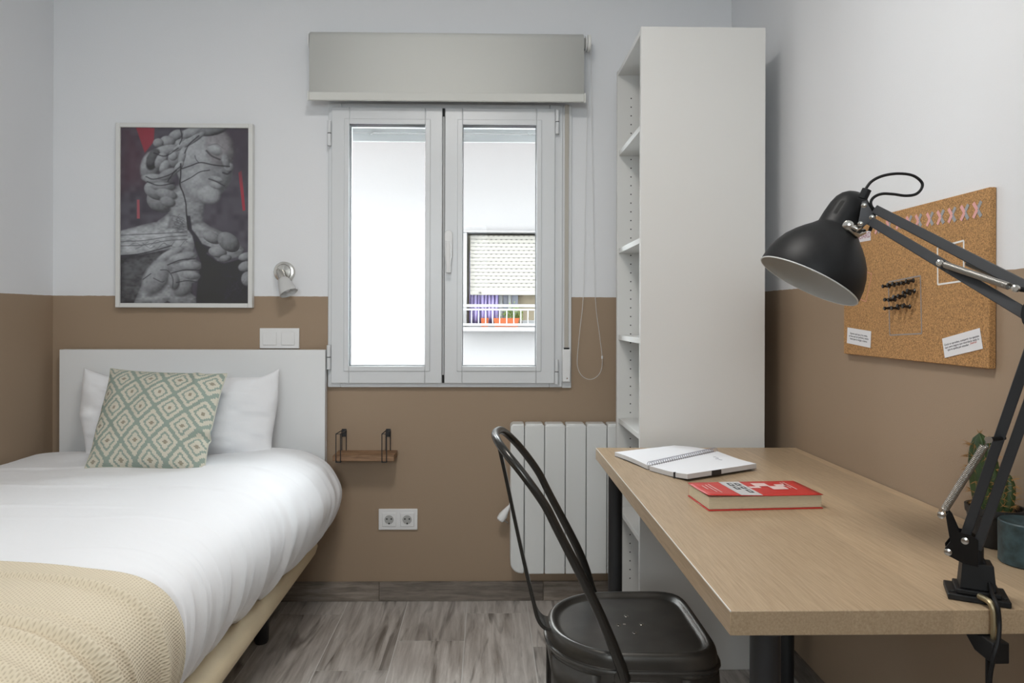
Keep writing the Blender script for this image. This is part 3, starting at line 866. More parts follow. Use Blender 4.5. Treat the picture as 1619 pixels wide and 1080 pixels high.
# patterned cushion
mc = bpy.data.materials.new('sage_diamond_weave'); mc.use_nodes = True
N, L = nt(mc); b = N['Principled BSDF']; b.inputs['Roughness'].default_value = 0.9
uv = N.new('ShaderNodeUVMap'); sp = N.new('ShaderNodeSeparateXYZ'); L.new(uv.outputs[0], sp.inputs[0])
Q = 88.0
qx = math_node(N, L, 'DIVIDE', math_node(N, L, 'FLOOR', math_node(N, L, 'MULTIPLY', sp.outputs['X'], Q)), Q)
qy = math_node(N, L, 'DIVIDE', math_node(N, L, 'FLOOR', math_node(N, L, 'MULTIPLY', sp.outputs['Y'], Q)), Q)
A = math_node(N, L, 'MULTIPLY', qx, 4.0); B = math_node(N, L, 'MULTIPLY', qy, 3.1)
fa = math_node(N, L, 'FRACT', math_node(N, L, 'ADD', math_node(N, L, 'ADD', A, B), 10.15))
fb_ = math_node(N, L, 'FRACT', math_node(N, L, 'ADD', math_node(N, L, 'SUBTRACT', A, B), 10.35))
da = math_node(N, L, 'ABSOLUTE', math_node(N, L, 'SUBTRACT', fa, 0.5)); db = math_node(N, L, 'ABSOLUTE', math_node(N, L, 'SUBTRACT', fb_, 0.5))
mm = math_node(N, L, 'MULTIPLY', math_node(N, L, 'MAXIMUM', da, db), 2.0)
rp = N.new('ShaderNodeValToRGB'); rp.color_ramp.interpolation = 'CONSTANT'
CR, SG, OL = (0.63, 0.60, 0.50, 1), (0.30, 0.365, 0.315, 1), (0.33, 0.30, 0.23, 1)
el = rp.color_ramp.elements
el[0].position = 0; el[0].color = OL; el[1].position = 0.15; el[1].color = CR
for p, c in ((0.42, SG), (0.58, CR), (0.84, SG)):
    e = el.new(p); e.color = c
L.new(mm, rp.inputs[0])
nn = N.new('ShaderNodeTexNoise'); nn.inputs['Scale'].default_value = 260; L.new(uv.outputs[0], nn.inputs['Vector'])
L.new(mix_col(N, L, 0.25, rp.outputs[0], nn.outputs['Color'], 'SOFT_LIGHT'), b.inputs['Base Color'])
bp = N.new('ShaderNodeBump'); bp.inputs['Strength'].default_value = 0.35; bp.inputs['Distance'].default_value = 0.002
L.new(nn.outputs['Fac'], bp.inputs['Height']); L.new(bp.outputs[0], b.inputs['Normal'])
fr, bk = pillow_rows(0.44, 0.40, 0.15, n=60, seed=4, corner=0.05, wr=0.004)
# corners measured on the photo give the four corners of the cushion in the room
cTL, cTR = at_y(175, 583, 2.44), at_y(359, 591, 2.40)
cBL, cBR = at_y(134, 741, 2.225), at_y(323, 747, 2.205)
nrm = ((cTR - cTL).cross(cTL - cBL)).normalized()
if nrm.y > 0: nrm = -nrm
def cmap(p):
    u = p.x / 0.22 * .5 + .5; v = p.y / 0.20 * .5 + .5
    q = cBL * (1 - u) * (1 - v) + cBR * u * (1 - v) + cTL * (1 - u) * v + cTR * u * v
    z = p.z
    # pinched folds on the right side
    z += 0.008 * math.exp(-((v - .33 - .25 * (u - .8)) / .035) ** 2) * max(0, (u - .62) / .38) * (1 if z > 0 else 0)
    z -= 0.014 * math.exp(-((v - .27 - .25 * (u - .8)) / .03) ** 2) * max(0, (u - .62) / .38) * (1 if z > 0 else 0)
    z += 0.008 * math.exp(-((u - .84 + .35 * (v - .75)) / .03) ** 2) * max(0, (v - .5) / .5) * (1 if z > 0 else 0)
    return q + nrm * z
cush = thing('cushion', 'sage green and cream diamond-patterned cushion propped on the pillow', 'cushion', (cBL + cBR) / 2)
g = G().grid([[cmap(p) for p in r] for r in fr])
o = g.build('front_cover', mc, cush, smooth=180)
uvl = o.data.uv_layers.new(name='uv'); nn_ = 61
lv = np.empty(len(o.data.loops), int); o.data.loops.foreach_get('vertex_index', lv)
uvl.data.foreach_set('uv', np.stack([(lv % nn_) / 60.0, (lv // nn_) / 60.0], 1).ravel())
G().grid([[cmap(p) for p in r] for r in bk]).build('back_cover', mat('pale_aqua_cotton', (0.40, 0.52, 0.54), 0.85), cush, smooth=180)
zp = []
for k in range(61): zp.append(cmap(fr[0][k]))
for k in range(1, 61): zp.append(cmap(fr[k][60]))
for k in range(59, -1, -1): zp.append(cmap(fr[60][k]))
for k in range(59, 0, -1): zp.append(cmap(fr[k][0]))
zp = [q - nrm * 0.002 for q in zp]
G().tube(zp, 0.0028, n=6, closed=True).build('seam', mat('seam_cream', (0.55, 0.55, 0.47), 0.9), cush)

# ================================================================== WALL THINGS ON THE BACK WALL
def bw(px, py, Y=YB): return at_y(px, py, Y)
# poster in a white frame
FYp = YB - 0.026
pl, pr, pt, pb = bw(182, 340, FYp).x, bw(399, 340, FYp).x, bw(290, 194.5, FYp).z, bw(290, 486.5, FYp).z
po = thing('framed_poster', 'white framed poster of a cracked stone statue bust with red marks', 'poster', ((pl + pr) / 2, YB, pb))
fw = 0.017
g = frame_box(G(), pl, pr, pb, pt, fw, FYp, YB - 0.001)
g.build('frame', mat('white_frame_wood', (0.72, 0.72, 0.70), 0.45), po, bevel=0.002)
GX, GY = 300, 420
x = np.linspace(188.5, 388.5, GX)[None, :] * np.ones((GY, 1)); y = np.linspace(199.5, 480.5, GY)[:, None] * np.ones((1, GX))
pn, pn2 = Noise2(21), Noise2(22)
img = np.zeros((GY, GX, 3)); img[:] = (0.078, 0.074, 0.084)
img *= (1 + 0.18 * pn(x / 9, y / 9))[..., None]
def over(mask, col):
    global img
    img = img * (1 - mask[..., None]) + np.asarray(col) * mask[..., None]
def polymask(pts, soft=1.0):
    pts = np.array(pts, float); inside = np.zeros(x.shape, bool); dmin = np.full(x.shape, 1e9)
    n = len(pts)
    for i in range(n):
        (x1, y1), (x2, y2) = pts[i], pts[(i + 1) % n]
        c = ((y1 > y) != (y2 > y)) & (x < (x2 - x1) * (y - y1) / (y2 - y1 + 1e-9) + x1); inside ^= c
        t = np.clip(((x - x1) * (x2 - x1) + (y - y1) * (y2 - y1)) / ((x2 - x1) ** 2 + (y2 - y1) ** 2 + 1e-9), 0, 1)
        dmin = np.minimum(dmin, np.hypot(x - x1 - t * (x2 - x1), y - y1 - t * (y2 - y1)))
    sd = np.where(inside, dmin, -dmin)
    return np.clip(sd / soft + .5, 0, 1), sd
over(polymask([(188, 199), (208, 199), (228, 240), (222, 290), (188, 300)], 30)[0] * .5, (0.085, 0.052, 0.06))
over(polymask([(212, 199), (241, 199), (240, 222), (226, 240)], 2)[0] * .85, (0.20, 0.055, 0.065))
over(polymask([(214, 315), (218, 315), (218.5, 345), (214, 345)], 1)[0], (0.22, 0.085, 0.095))
over(polymask([(372, 271), (377, 267), (383, 331), (379, 332)], 1)[0], (0.22, 0.06, 0.07))
def blob(cx, cy, rx, ry, rot=0, base=0.21, lx=-.45, ly=-.55, soft=.10, tint=(1, 1, 1.05), amb=.42):
    a = math.radians(rot); dx, dy = x - cx, y - cy
    u = (dx * math.cos(a) + dy * math.sin(a)) / rx; v = (-dx * math.sin(a) + dy * math.cos(a)) / ry
    r2 = u * u + v * v; nz = np.sqrt(np.clip(1 - r2, 0, 1))
    nx = (u * math.cos(a) - v * math.sin(a)); ny = (u * math.sin(a) + v * math.cos(a))
    lz = math.sqrt(max(0, 1 - lx * lx - ly * ly)); sh_ = np.clip(nx * lx + ny * ly + nz * lz, 0, 1)
    val = base * (amb + (1.15 - amb) * sh_) * (1 + .10 * pn(x / 3.1, y / 3.1) + .10 * pn2(x / 7.7, y / 7.7))
    over(np.clip((1 - r2) / soft, 0, 1), val[..., None] * np.array(tint))
def body(pts, base, soft=1.5, gx=0, gy=0, cx=290, cy=380, rough_=.16):
    mk, sd = polymask(pts, soft)
    val = base * (0.62 + .38 * np.clip(sd / 9, 0, 1)) * (1 + gx * (x - cx) / 100 + gy * (y - cy) / 100) * (1 + rough_ * pn(x / 4, y / 2.6) + rough_ * pn2(x / 9, y / 6))
    over(mk, np.clip(val, 0.03, 1)[..., None] * np.array((1, 1, 1.05)))
def line(pts, w=1.0, col=0.045, op=.9):
    P = [(p.x, p.y) for p in spline([Vector((a, b, 0)) for a, b in pts], 6)]
    dm = np.full(x.shape, 1e9)
    for (x1, y1), (x2, y2) in zip(P[:-1], P[1:]):
        t = np.clip(((x - x1) * (x2 - x1) + (y - y1) * (y2 - y1)) / ((x2 - x1) ** 2 + (y2 - y1) ** 2 + 1e-9), 0, 1)
        dm = np.minimum(dm, np.hypot(x - x1 - t * (x2 - x1), y - y1 - t * (y2 - y1)))
    over(np.clip(w * .5 + .6 - dm, 0, 1) * op, (col, col, col * 1.08))
# torso layers
body([(188, 408), (250, 396), (300, 395), (300, 481), (188, 481)], 0.085, 6)
body([(188, 365), (223, 355), (245, 350), (262, 337), (268, 300), (283, 290), (318, 312), (315, 348), (330, 358), (352, 368), (370, 380), (381, 394), (376, 404), (350, 412), (340, 412), (330, 402), (318, 388), (306, 380), (300, 402), (262, 394), (220, 402), (188, 404)], 0.215, 2.0, gx=-.32, gy=.1)
for yy0, yy1 in ((371, 366), (381, 372), (388, 378)): line([(188, yy0 + 1), (225, yy0 - 1), (262, yy1 + 2), (292, yy1)], 1.3, .07, .75)
line([(188, 404.5), (215, 402), (245, 395), (268, 388)], 1.6, .05)
for k in range(9):
    line([(190 + 11 * k, 384 + (k % 3) * 5), (201 + 11 * k, 380 + (k % 4) * 4), (212 + 10 * k, 382 + (k % 2) * 7)], .9, .10, .7)
blob(252, 316, 24, 20, 20, .17); blob(248, 300, 24, 16, 15, .18)
# neck
body([(268, 298), (283, 288), (300, 300), (320, 315), (316, 350), (300, 356), (285, 362), (262, 360), (266, 330)], 0.19, 4, gx=-.5, cy=330, cx=285)
# face
blob(318, 255, 46, 60, -12, .20, -.35, -.35)
blob(312, 285, 34, 36, 0, .20, -.3, -.2, .5); blob(326, 306, 21, 17, 15, .215, -.3, -.35, .5)
blob(344, 232, 26, 34, -15, .165, -.5, -.3, .5, (1.03, .98, 1.03))
blob(335, 235, 14, 9, 25, .215, -.2, -.6, .5); blob(357, 262, 9, 8, 20, .20, -.4, -.5, .5); blob(352, 252, 7, 14, -15, .18, -.6, -.3, .6)
line([(322, 236), (330, 244), (343, 250)], 2.6, .06, .8); line([(325, 228), (338, 225), (348, 232)], 1.2, .11, .6)
blob(338, 281, 12, 5, 18, .20, -.3, -.5, .4); blob(336, 291, 12, 6, 22, .20, -.3, -.5, .4)
line([(326, 281), (337, 285), (350, 292)], 1.8, .06, .85); line([(348, 271), (355, 273), (360, 269)], 2.6, .055, .8)
over(polymask([(352, 199), (389, 199), (389, 300), (366, 262), (372, 240), (356, 210)], 16)[0] * .8, (0.07, 0.063, 0.072))
# hair
for a_ in ((302, 206, 30, 9, -18, .20), (330, 204, 26, 9, -10, .13), (274, 212, 14, 9, -30, .19), (281, 224, 11, 7, -20, .19), (262, 221, 13, 9, 10, .20), (247, 224, 9, 8, 0, .19),
           (258, 236, 24, 9, -14, .215), (289, 225, 25, 6, -32, .22), (300, 219, 26, 6, -33, .20), (235, 262, 17, 27, 12, .19), (239, 250, 11, 20, 20, .085), (251, 252, 9, 16, 25, .20), (257, 262, 8, 13, 30, .21),
           (245, 282, 26, 9, 6, .20), (262, 274, 18, 9, -25, .18), (273, 250, 12, 14, 0, .185), (270, 245, 8, 8, 0, .22), (284, 246, 6, 18, 12, .215), (279, 262, 6, 12, 35, .21), (255, 294, 22, 8, 4, .17), (260, 306, 20, 9, 15, .19), (262, 318, 14, 9, 20, .17)):
    blob(*a_, soft=.35)
for p in ([(228, 278), (240, 282), (262, 276), (275, 268)], [(230, 286), (248, 292), (272, 288)], [(281, 200), (284, 215), (280, 226)], [(240, 240), (258, 245), (278, 232)], [(310, 212), (295, 226), (288, 240)], [(262, 285), (272, 270), (281, 262)]):
    line(p, 1.8, .05, .8)
# cracks
line([(282, 257), (282, 275), (281, 291), (286, 304), (290, 320), (291, 335), (294, 362)], 2.0, .045)
line([(284, 265), (298, 260), (313, 255), (335, 259), (358, 261)], 1.7, .045); line([(283, 287), (298, 279), (312, 270), (327, 267)], 1.4, .05)
line([(304, 244), (306, 250), (310, 255)], 1.0, .06, .8)
over(polymask([(291, 340), (297, 340), (300, 362), (308, 372), (316, 385), (334, 392), (322, 400), (338, 412), (350, 416), (380, 408), (389, 420), (389, 481), (306, 481), (309, 440), (314, 415), (306, 395), (300, 372), (293, 362)], 2)[0] * .93, (0.050, 0.049, 0.055))
for k in range(16):
    a_ = k * 1.7; line([(272 + 8 * math.cos(a_ * 2) + k, 338 + k * 1.7), (278 + 9 * math.sin(a_), 343 + k * 1.6), (284 + 5 * math.cos(a_), 350 + 1.2 * k)], .8, .08, .6)
blob(331, 375, 16, 9, 25, .17); blob(340, 398, 15, 9, 10, .185); blob(357, 382, 20, 14, 40, .15); blob(352, 408, 10, 6, -10, .16)
# hands
body([(209, 481), (222, 450), (230, 430), (240, 412), (262, 398), (282, 388), (287, 393), (280, 402), (300, 398), (308, 404), (305, 409), (314, 416), (314, 424), (308, 428), (313, 436), (309, 444), (300, 448), (296, 462), (306, 470), (307, 481), (268, 481), (262, 476), (255, 481)], 0.19, 2, gx=-.18, cx=260)
for a_ in ((266, 402, 26, 8, -28, .215), (284, 407, 26, 9, -14, .21), (296, 420, 20, 9, 4, .20), (297, 435, 18, 8, 8, .195), (245, 440, 22, 34, 28, .20), (284, 456, 18, 16, -10, .165), (272, 444, 10, 18, -10, .17)):
    blob(*a_, soft=.45)
line([(262, 419), (282, 411), (304, 409)], 1.6, .06); line([(268, 432), (288, 427), (312, 427)], 1.8, .055); line([(276, 447), (292, 444), (308, 446)], 1.6, .06)
line([(251, 427), (262, 428), (270, 440), (270, 456)], 1.4, .07); line([(224, 442), (236, 433)], 1.3, .06); line([(240, 440), (252, 446), (257, 445)], 1.2, .07)
for a_ in ((384, 405, 13, 7, -15), (384, 421, 13, 9, -15), (387, 441, 11, 13, 0)): blob(*a_, .17, soft=.3)
for k in range(30):
    r_ = random.Random(k); line([(345 + 44 * r_.random(), 430 + 50 * r_.random()), (345 + 44 * r_.random(), 430 + 50 * r_.random())], .6, .075, .25)
img = np.clip(0.080 + (img - 0.075) * np.array([1.9, 2.0, 2.0]), 0.042, 1)
me = bpy.data.meshes.new('print')
px0, px1, pz0, pz1 = pl + fw - .001, pr - fw + .001, pb + fw - .001, pt - fw + .001
yq = FYp + 0.008
vx = np.linspace(px0, px1, GX); vz = np.linspace(pz1, pz0, GY)
co = np.zeros((GY, GX, 3)); co[..., 0] = vx[None, :]; co[..., 1] = yq; co[..., 2] = vz[:, None]
co -= np.array(ORG[po.name])
ix = np.arange(GY * GX).reshape(GY, GX)
quads = np.stack([ix[1:, :-1], ix[1:, 1:], ix[:-1, 1:], ix[:-1, :-1]], -1).reshape(-1, 4)
me.vertices.add(GY * GX); me.vertices.foreach_set('co', co.ravel())
me.loops.add(quads.size); me.loops.foreach_set('vertex_index', quads.ravel().astype(np.int32))
me.polygons.add(len(quads)); me.polygons.foreach_set('loop_start', np.arange(0, quads.size, 4, dtype=np.int32))
me.update(calc_edges=True)
ca = me.color_attributes.new('ink', 'FLOAT_COLOR', 'POINT')
ca.data.foreach_set('color', np.concatenate([img, np.ones((GY, GX, 1))], -1).ravel().astype(np.float32))
mp_ = bpy.data.materials.new('poster_ink'); mp_.use_nodes = True
N, L = nt(mp_); b = N['Principled BSDF']; b.inputs['Roughness'].default_value = 0.28
at = N.new('ShaderNodeVertexColor'); at.layer_name = 'ink'; L.new(at.outputs[0], b.inputs['Base Color'])
me.materials.append(mp_)
o = bpy.data.objects.new('print', me); COL.objects.link(o); o.parent = po; ORG[o.name] = ORG[po.name]
G().box(px0, px1, yq + 0.002, YB - 0.002, pz0, pz1).build('backing', mat('mdf', (0.3, 0.22, 0.15), 0.8), po)

# wall spotlight
c = bw(450.5, 430.5, YB)
sc = thing('wall_spotlight', 'brushed nickel wall spotlight with frosted glass shade above the headboard', 'wall lamp', c)
s = YB - 0.0005
G().lathe([(0, 0.040), (0.012, 0.040), (0.017, 0.037), (0.018, 0.030), (0.024, 0.027), (0.026, 0.006)], (c.x, s, c.z), (0, -1, 0), 40).build('base_plate', M_CHROME, sc)
p0 = Vector((c.x - 0.005, s - 0.055, c.z + 0.002)); tip = at_y(461, 474, s - 0.085)
G().cyl((c.x - 0.003, s - 0.02, c.z), p0, 0.005, n=12).build('joint_arm', M_CHROME, sc)
ax = (tip - p0).normalized()
G().lathe([(-0.008, 0.004), (-0.004, 0.010), (0, 0.0125), (0.004, 0.0140), (0.036, 0.0145), (0.038, 0.012)], p0, ax, 24).build('lamp_holder', M_CHROME, sc)
G().lathe([(-0.004, 0.0035), (0.0, 0.0055), (0.004, 0.0035)], p0 + Vector((-0.006, -0.006, 0.006)), (-.3, -1, .2), 12).build('screw', M_CHROME, sc)
m_frost = mat('frosted_glass', (0.80, 0.80, 0.79), 0.35, Transmission_Weight=0.35, Subsurface_Weight=0.0)
prof = [(0.034, 0.0150), (0.040, 0.0205), (0.055, 0.0255), (0.075, 0.0295), (0.098, 0.0345)]
inner = [(d, r - 0.0022) for d, r in reversed(prof)]
G().lathe(prof + inner, p0, ax, 32, caps=False).build('glass_shade', m_frost, sc)
G().lathe([(0.036, 0.006), (0.045, 0.012), (0.062, 0.0165), (0.078, 0.0150), (0.088, 0.008), (0.091, 0.001)], p0, ax, 20).build('bulb', mat('opal_bulb', (0.82, 0.82, 0.84), 0.3), sc)

# double switch
a, b_ = bw(410.5, 551, YB - .008), bw(473, 519, YB - .008)
sw = thing('light_switch', 'white double light switch just above the headboard', 'switch', ((a.x + b_.x) / 2, YB, a.z))
G().box(a.x, b_.x, YB - 0.009, YB - 0.0003, a.z, b_.z).build('plate', M_PLASTIC, sw, bevel=0.002)
for q0, q1 in ((416, 437.5), (445, 466)):
    u0, u1 = bw(q0, 545.5, YB - .008), bw(q1, 525, YB - .008)
    G().box(u0.x, u1.x, YB - 0.013, YB - 0.0092, u0.z, u1.z).build('rocker', M_PLASTIC, sw, bevel=0.0015)
# double socket
a, b_ = bw(598.5, 838, YB - .008), bw(660, 805, YB - .008)
so = thing('power_socket', 'white double power socket low on the brown wall', 'socket', ((a.x + b_.x) / 2, YB, a.z))
G().box(a.x, b_.x, YB - 0.008, YB - 0.0003, a.z, b_.z).build('plate', M_PLASTIC, so, bevel=0.002)
for cx_ in (615.3, 643.8):
    p = bw(cx_, 821.5, YB - .008)
    h_ = 0.0235
    ins = G().box(p.x - h_ - .003, p.x + h_ + .003, YB - 0.0115, YB - 0.0081, p.z - h_ - .003, p.z + h_ + .003).build('socket_insert', M_PLASTIC, so, bevel=0.0015)
    G().lathe([(0.0, 0.0200), (0.0012, 0.0200), (0.0012, 0.0178), (-0.0, 0.0175)], (p.x, YB - 0.0116, p.z), (0, -1, 0), 30, caps=False).build('socket_ring', M_PLASTIC, ins)
    G().disc((p.x, YB - 0.0118, p.z), (0, -1, 0), 0.0176, 28).build('socket_well', mat('socket_grey', (0.42, 0.42, 0.41), 0.6), ins)
    for dx_ in (-0.0085, 0.0085):
        G().disc((p.x + dx_, YB - 0.0121, p.z + 0.003), (0, -1, 0), 0.0030, 12).build('pin_hole', M_DARK, ins)
    G().box(p.x - .002, p.x + .0025, YB - 0.0125, YB - 0.0120, p.z - 0.019, p.z - 0.011).build('earth_clip', M_DARK, ins)
# little wall shelf with wire brackets
m_wsh = wood('walnut_board', (0.13, 0.065, 0.03), (0.32, 0.19, 0.105), 14, (1.0, 3, 9), rough=0.55)
yb_, yf_ = YB - 0.0005, YB - 0.105
f0, f1 = at_y(525.5, 725, yf_), at_y(618.5, 725, yf_)
zt1, zb1 = at_y(570, 720.5, yf_).z, at_y(570, 729.5, yf_).z
ws = thing('wall_shelf', 'small walnut wall shelf on black wire brackets beside the bed', 'shelf', ((f0.x + f1.x) / 2, YB, zb1))
G().box(f0.x, f1.x + 0.01, yf_, yb_, zb1, zt1).build('board', m_wsh, ws, bevel=0.0015)
for pxa in (534.8, 607.5):
    xw = at_y(pxa, 705, yf_ - .002).x; hw = 0.0085
    zt2 = bw(570, 681, YB - 0.02).z; zf = at_y(570, 686, yf_).z
    wire = []
    for sx in (-hw, hw):
        wire.append([(xw + sx, yb_ - 0.004, zb1 - 0.003), (xw + sx, yb_ - 0.004, zt2 - .002), (xw + sx * 1.0, yf_ - 0.003, zf), (xw + sx, yf_ - 0.003, zb1 - 0.003), (xw + sx, yb_ - 0.004, zb1 - 0.003)])
    g = G()
    for w_ in wire:
        for p, q in zip(w_[:-1], w_[1:]): g.cyl(p, q, 0.0018, n=8)
    g.cyl((xw - hw, yf_ - 0.003, zb1 - 0.003), (xw + hw, yf_ - 0.003, zb1 - 0.003), 0.0018, n=8)
    g.cyl((xw - hw, yf_ - 0.003, zf), (xw + hw, yf_ - 0.003, zf), 0.0014, n=8)
    br = g.build('bracket', M_BLACKM, ws)
    G().box(xw - 0.009, xw + 0.009, yb_ - 0.003, yb_, zt2 - 0.026, zt2 + 0.004).build('mounting_plate', M_BLACKM, br)
# radiator
m_rad = mat('radiator_enamel', (0.74, 0.75, 0.74), 0.3)
YRF = 2.592
rx = [at_y(p, 790, YRF).x for p in (807, 829.3, 861, 894, 927, 960)]
rz1, rz0 = at_y(860, 671, YRF).z, at_y(860, 908, YRF).z
rad = thing('radiator', 'white finned electric radiator mounted under the window wall', 'radiator', ((rx[0] + rx[-1]) / 2, YB, rz0))
pitch = rx[2] - rx[1]
xs_ = rx + [rx[-1] + pitch, rx[-1] + 2 * pitch, rx[-1] + 3 * pitch]
# left end cap with rounded outer corners
r = 0.03; xa, xb = xs_[0], xs_[1] - 0.001
poly = []
for (cx_, cz_, a0) in ((xa + r, rz1 - r * .5, 90), (xa + r * 1.4, rz0 + r * 1.4, 180)):
    rr2 = r * .5 if a0 == 90 else r * 1.4
    if a0 == 90: cx_ = xa + rr2
    for i in range(7):
        t = math.radians(a0 + 15 * i); poly.append((cx_ + rr2 * math.cos(t), YRF + 0.004, cz_ + rr2 * math.sin(t)))
poly += [(xb, YRF + 0.004, rz0), (xb, YRF + 0.004, rz1)]
G().prism(poly, (0, 0.075, 0)).build('end_cap', m_rad, rad, bevel=0.006, seg=3)
for a, b_ in zip(xs_[1:-1], xs_[2:]):
    g = G()
    g.box(a + 0.0012, b_ - 0.0012, YRF, YRF + 0.012, rz0, rz1 - 0.004)
    f_ = g.build('fin', m_rad, rad, bevel=0.004, seg=3)
    G().box(a + 0.004, b_ - 0.004, YRF + 0.013, YRF + 0.072, rz0 + 0.004, rz1).build('fin_body', m_rad, f_, bevel=0.006)
G().box(xs_[1], xs_[-1], YRF + 0.02, YRF + 0.06, rz0 + 0.02, rz1 - 0.02).build('core', mat('radiator_core', (0.3, 0.3, 0.3), 0.5), rad)
for xq in (rx[2] + .01, rx[4] - .02):
    G().box(xq, xq + 0.03, YRF + 0.062, YB - 0.0005, rz1 - 0.08, rz1 - 0.04).build('wall_bracket', m_rad, rad)
# plug of the radiator
pc_ = at_y(798, 811, 2.63)
pg = thing('power_plug', 'white power plug hanging beside the radiator', 'plug', pc_)
g = G(); axp = Vector((0.55, 0.0, 0.85)).normalized()
g.lathe([(-0.034, 0.012), (-0.03, 0.0155), (-0.012, 0.0165), (0.0, 0.0135), (0.022, 0.0075), (0.032, 0.0045), (0.034, 0.0035)], pc_, axp, 14)
g.build('plug_body', M_PLASTIC, pg, smooth=30)
q0 = pc_ + axp * 0.033
G().tube(spline([q0, q0 + Vector((0.006, 0.006, 0.012)), q0 + Vector((0.03, 0.018, 0.0)), q0 + Vector((0.05, 0.02, -0.06))], 8), 0.003, n=8).build('cable', M_PLASTIC, pg)
for dz in (-0.009, 0.009):
    pp = pc_ - axp * 0.026 + Vector((0.0, dz * .5, 0))
    sd_ = Vector((0.85, 0, -0.55)); G().cyl(pp + sd_ * .014, pp + sd_ * .030, 0.0022, n=8).build('pin', M_CHROME, pg)

# ================================================================== BOOKCASE (open side towards the left wall)
KY0, KY1 = 2.14, 2.545
KX0 = at_y(1013, 300, KY0).x; KX1 = at_y(1210, 300, KY0).x
KZ = at_y(1100, 42.5, KY0).z
M_BK = mat('bookcase_white', (0.68, 0.675, 0.655), 0.4)
bc = thing('bookcase', 'tall narrow white bookcase standing behind the desk', 'bookcase', ((KX0 + KX1) / 2, (KY0 + KY1) / 2, 0))
th = 0.018
G().box(KX0, KX1, KY0, KY0 + th, 0.0005, KZ).build('side_panel', M_BK, bc, bevel=0.0012)
G().box(KX0, KX1, KY1 - th, KY1, 0.0005, KZ).build('side_panel', M_BK, bc, bevel=0.0012)
G().box(KX0 + 0.002, KX1, KY0 + th, KY1 - th, KZ - th, KZ - 0.001).build('top_panel', M_BK, bc, bevel=0.001)
G().box(KX1 - 0.006, KX1, KY0 + th, KY1 - th, 0.05, KZ - th).build('back_panel', M_BK, bc)
G().box(KX0 + 0.03, KX0 + 0.045, KY0 + th, KY1 - th, 0.0005, 0.06).build('plinth', M_BK, bc)
yfar = KY1 - th - 0.002
def kz(py): return at_y(977, py, yfar).z
for z in (kz(246.7), kz(400.5), kz(537.5), kz(668.5), 0.385, 0.06):
    G().box(KX0 + 0.006, KX1 - 0.007, KY0 + th + 0.0005, KY1 - th - 0.0005, z, z + th).build('shelf', M_BK, bc, bevel=0.001)
g = G(); z = 0.14
while z < KZ - 0.10:
    for xq in (KX0 + 0.05, KX1 - 0.06):
        g.disc((xq, KY1 - th - 0.0004, z), (0, -1, 0), 0.0026, 8)
        g.disc((xq, KY0 + th + 0.0004, z), (0, 1, 0), 0.0026, 8)
    z += 0.032
o = g.build('shelf_pin_holes', mat('hole_dark', (0.05, 0.05, 0.05), 0.9), bc, smooth=0, fix=False); o['kind'] = 'stuff'

# ================================================================== DESK
DZ = 0.70
m_oak = wood('light_oak_desk', (0.40, 0.285, 0.175), (0.54, 0.405, 0.265), 16, (20.0, 0.9, 20.0), rough=0.36, rand=0.13, staves=0.14, bump=0.12)
dA, dB = at_z(935, 708, DZ), at_z(1170, 966, DZ)
DX0 = (dA.x + dB.x) / 2; DY1 = dA.y; DY0 = dB.y; DX1 = XR - 0.004
DY1 = min(DY1, KY0 - 0.004)
desk = thing('desk', 'light oak desk with black round legs along the right wall', 'desk', ((DX0 + DX1) / 2, (DY0 + DY1) / 2, 0))
G().box(DX0, DX1, DY0, DY1, DZ - 0.034, DZ).build('tabletop', m_oak, desk, bevel=0.0012)
m_glint = mat('pale_edge_highlight', (0.80, 0.77, 0.71), 0.3)  # pale strip paints a bright highlight along the left top edge
G().box(DX0 - 0.0004, DX0 + 0.0012, DY0, DY1, DZ - 0.0016, DZ + 0.0003).build('edge_glint', m_glint, desk)
for (x, y) in ((DX0 + 0.049, DY1 - 0.060), (DX0 + 0.064, DY0 + 0.040), (DX1 - 0.06, DY1 - 0.075), (DX1 - 0.06, DY0 + 0.045)):
    lg = G().cyl((x, y, 0.012), (x, y, DZ - 0.040), 0.0208, n=28).build('leg', M_BLACK, desk)
    G().lathe([(0, 0.018), (0.002, 0.020), (0.012, 0.020)], (x, y, 0.0005), (0, 0, 1), 20).build('foot', M_BLACKM, lg)
    G().lathe([(0, 0.030), (0.0055, 0.038)], (x, y, DZ - 0.040), (0, 0, 1), 24).build('mounting_plate', M_BLACKM, lg)

# ================================================================== CHAIR
CZ = 0.447
cc = Vector((0.297, 1.485, 0.0))
m_ch = mat('dark_gunmetal', (0.085, 0.081, 0.075), 0.34, 0.75, bump=(25, 0.05, 0.003), var=(9, 0.30))
m_cht = mat('dark_gunmetal_tube', (0.055, 0.053, 0.049), 0.26, 0.75)
chair = thing('chair', 'dark gunmetal sheet-metal chair with a hoop back pulled up to the desk', 'chair', cc)
AX, BY_ = 0.159, 0.150
def outline(s, n=72):
    pts = []
    for i in range(n):
        t = 2 * math.pi * i / n; c_, s_ = math.cos(t), math.sin(t)
        k = 0.5 + 0.5 * math.tanh(c_ * 3.0)      # 1 at the front (+x), 0 at the rear
        e = 2.25 * (1 - k) + 6.0 * k
        r = (abs(c_) ** e + abs(s_) ** e) ** (-1 / e)
        pts.append((cc.x + AX * s * r * c_, cc.y + BY_ * s * r * s_ * (1.0 + 0.04 * c_)))
    return pts
def ringz(s, z): return [(a, b, z) for a, b in outline(s)] + [(outline(s)[0][0], outline(s)[0][1], z)]
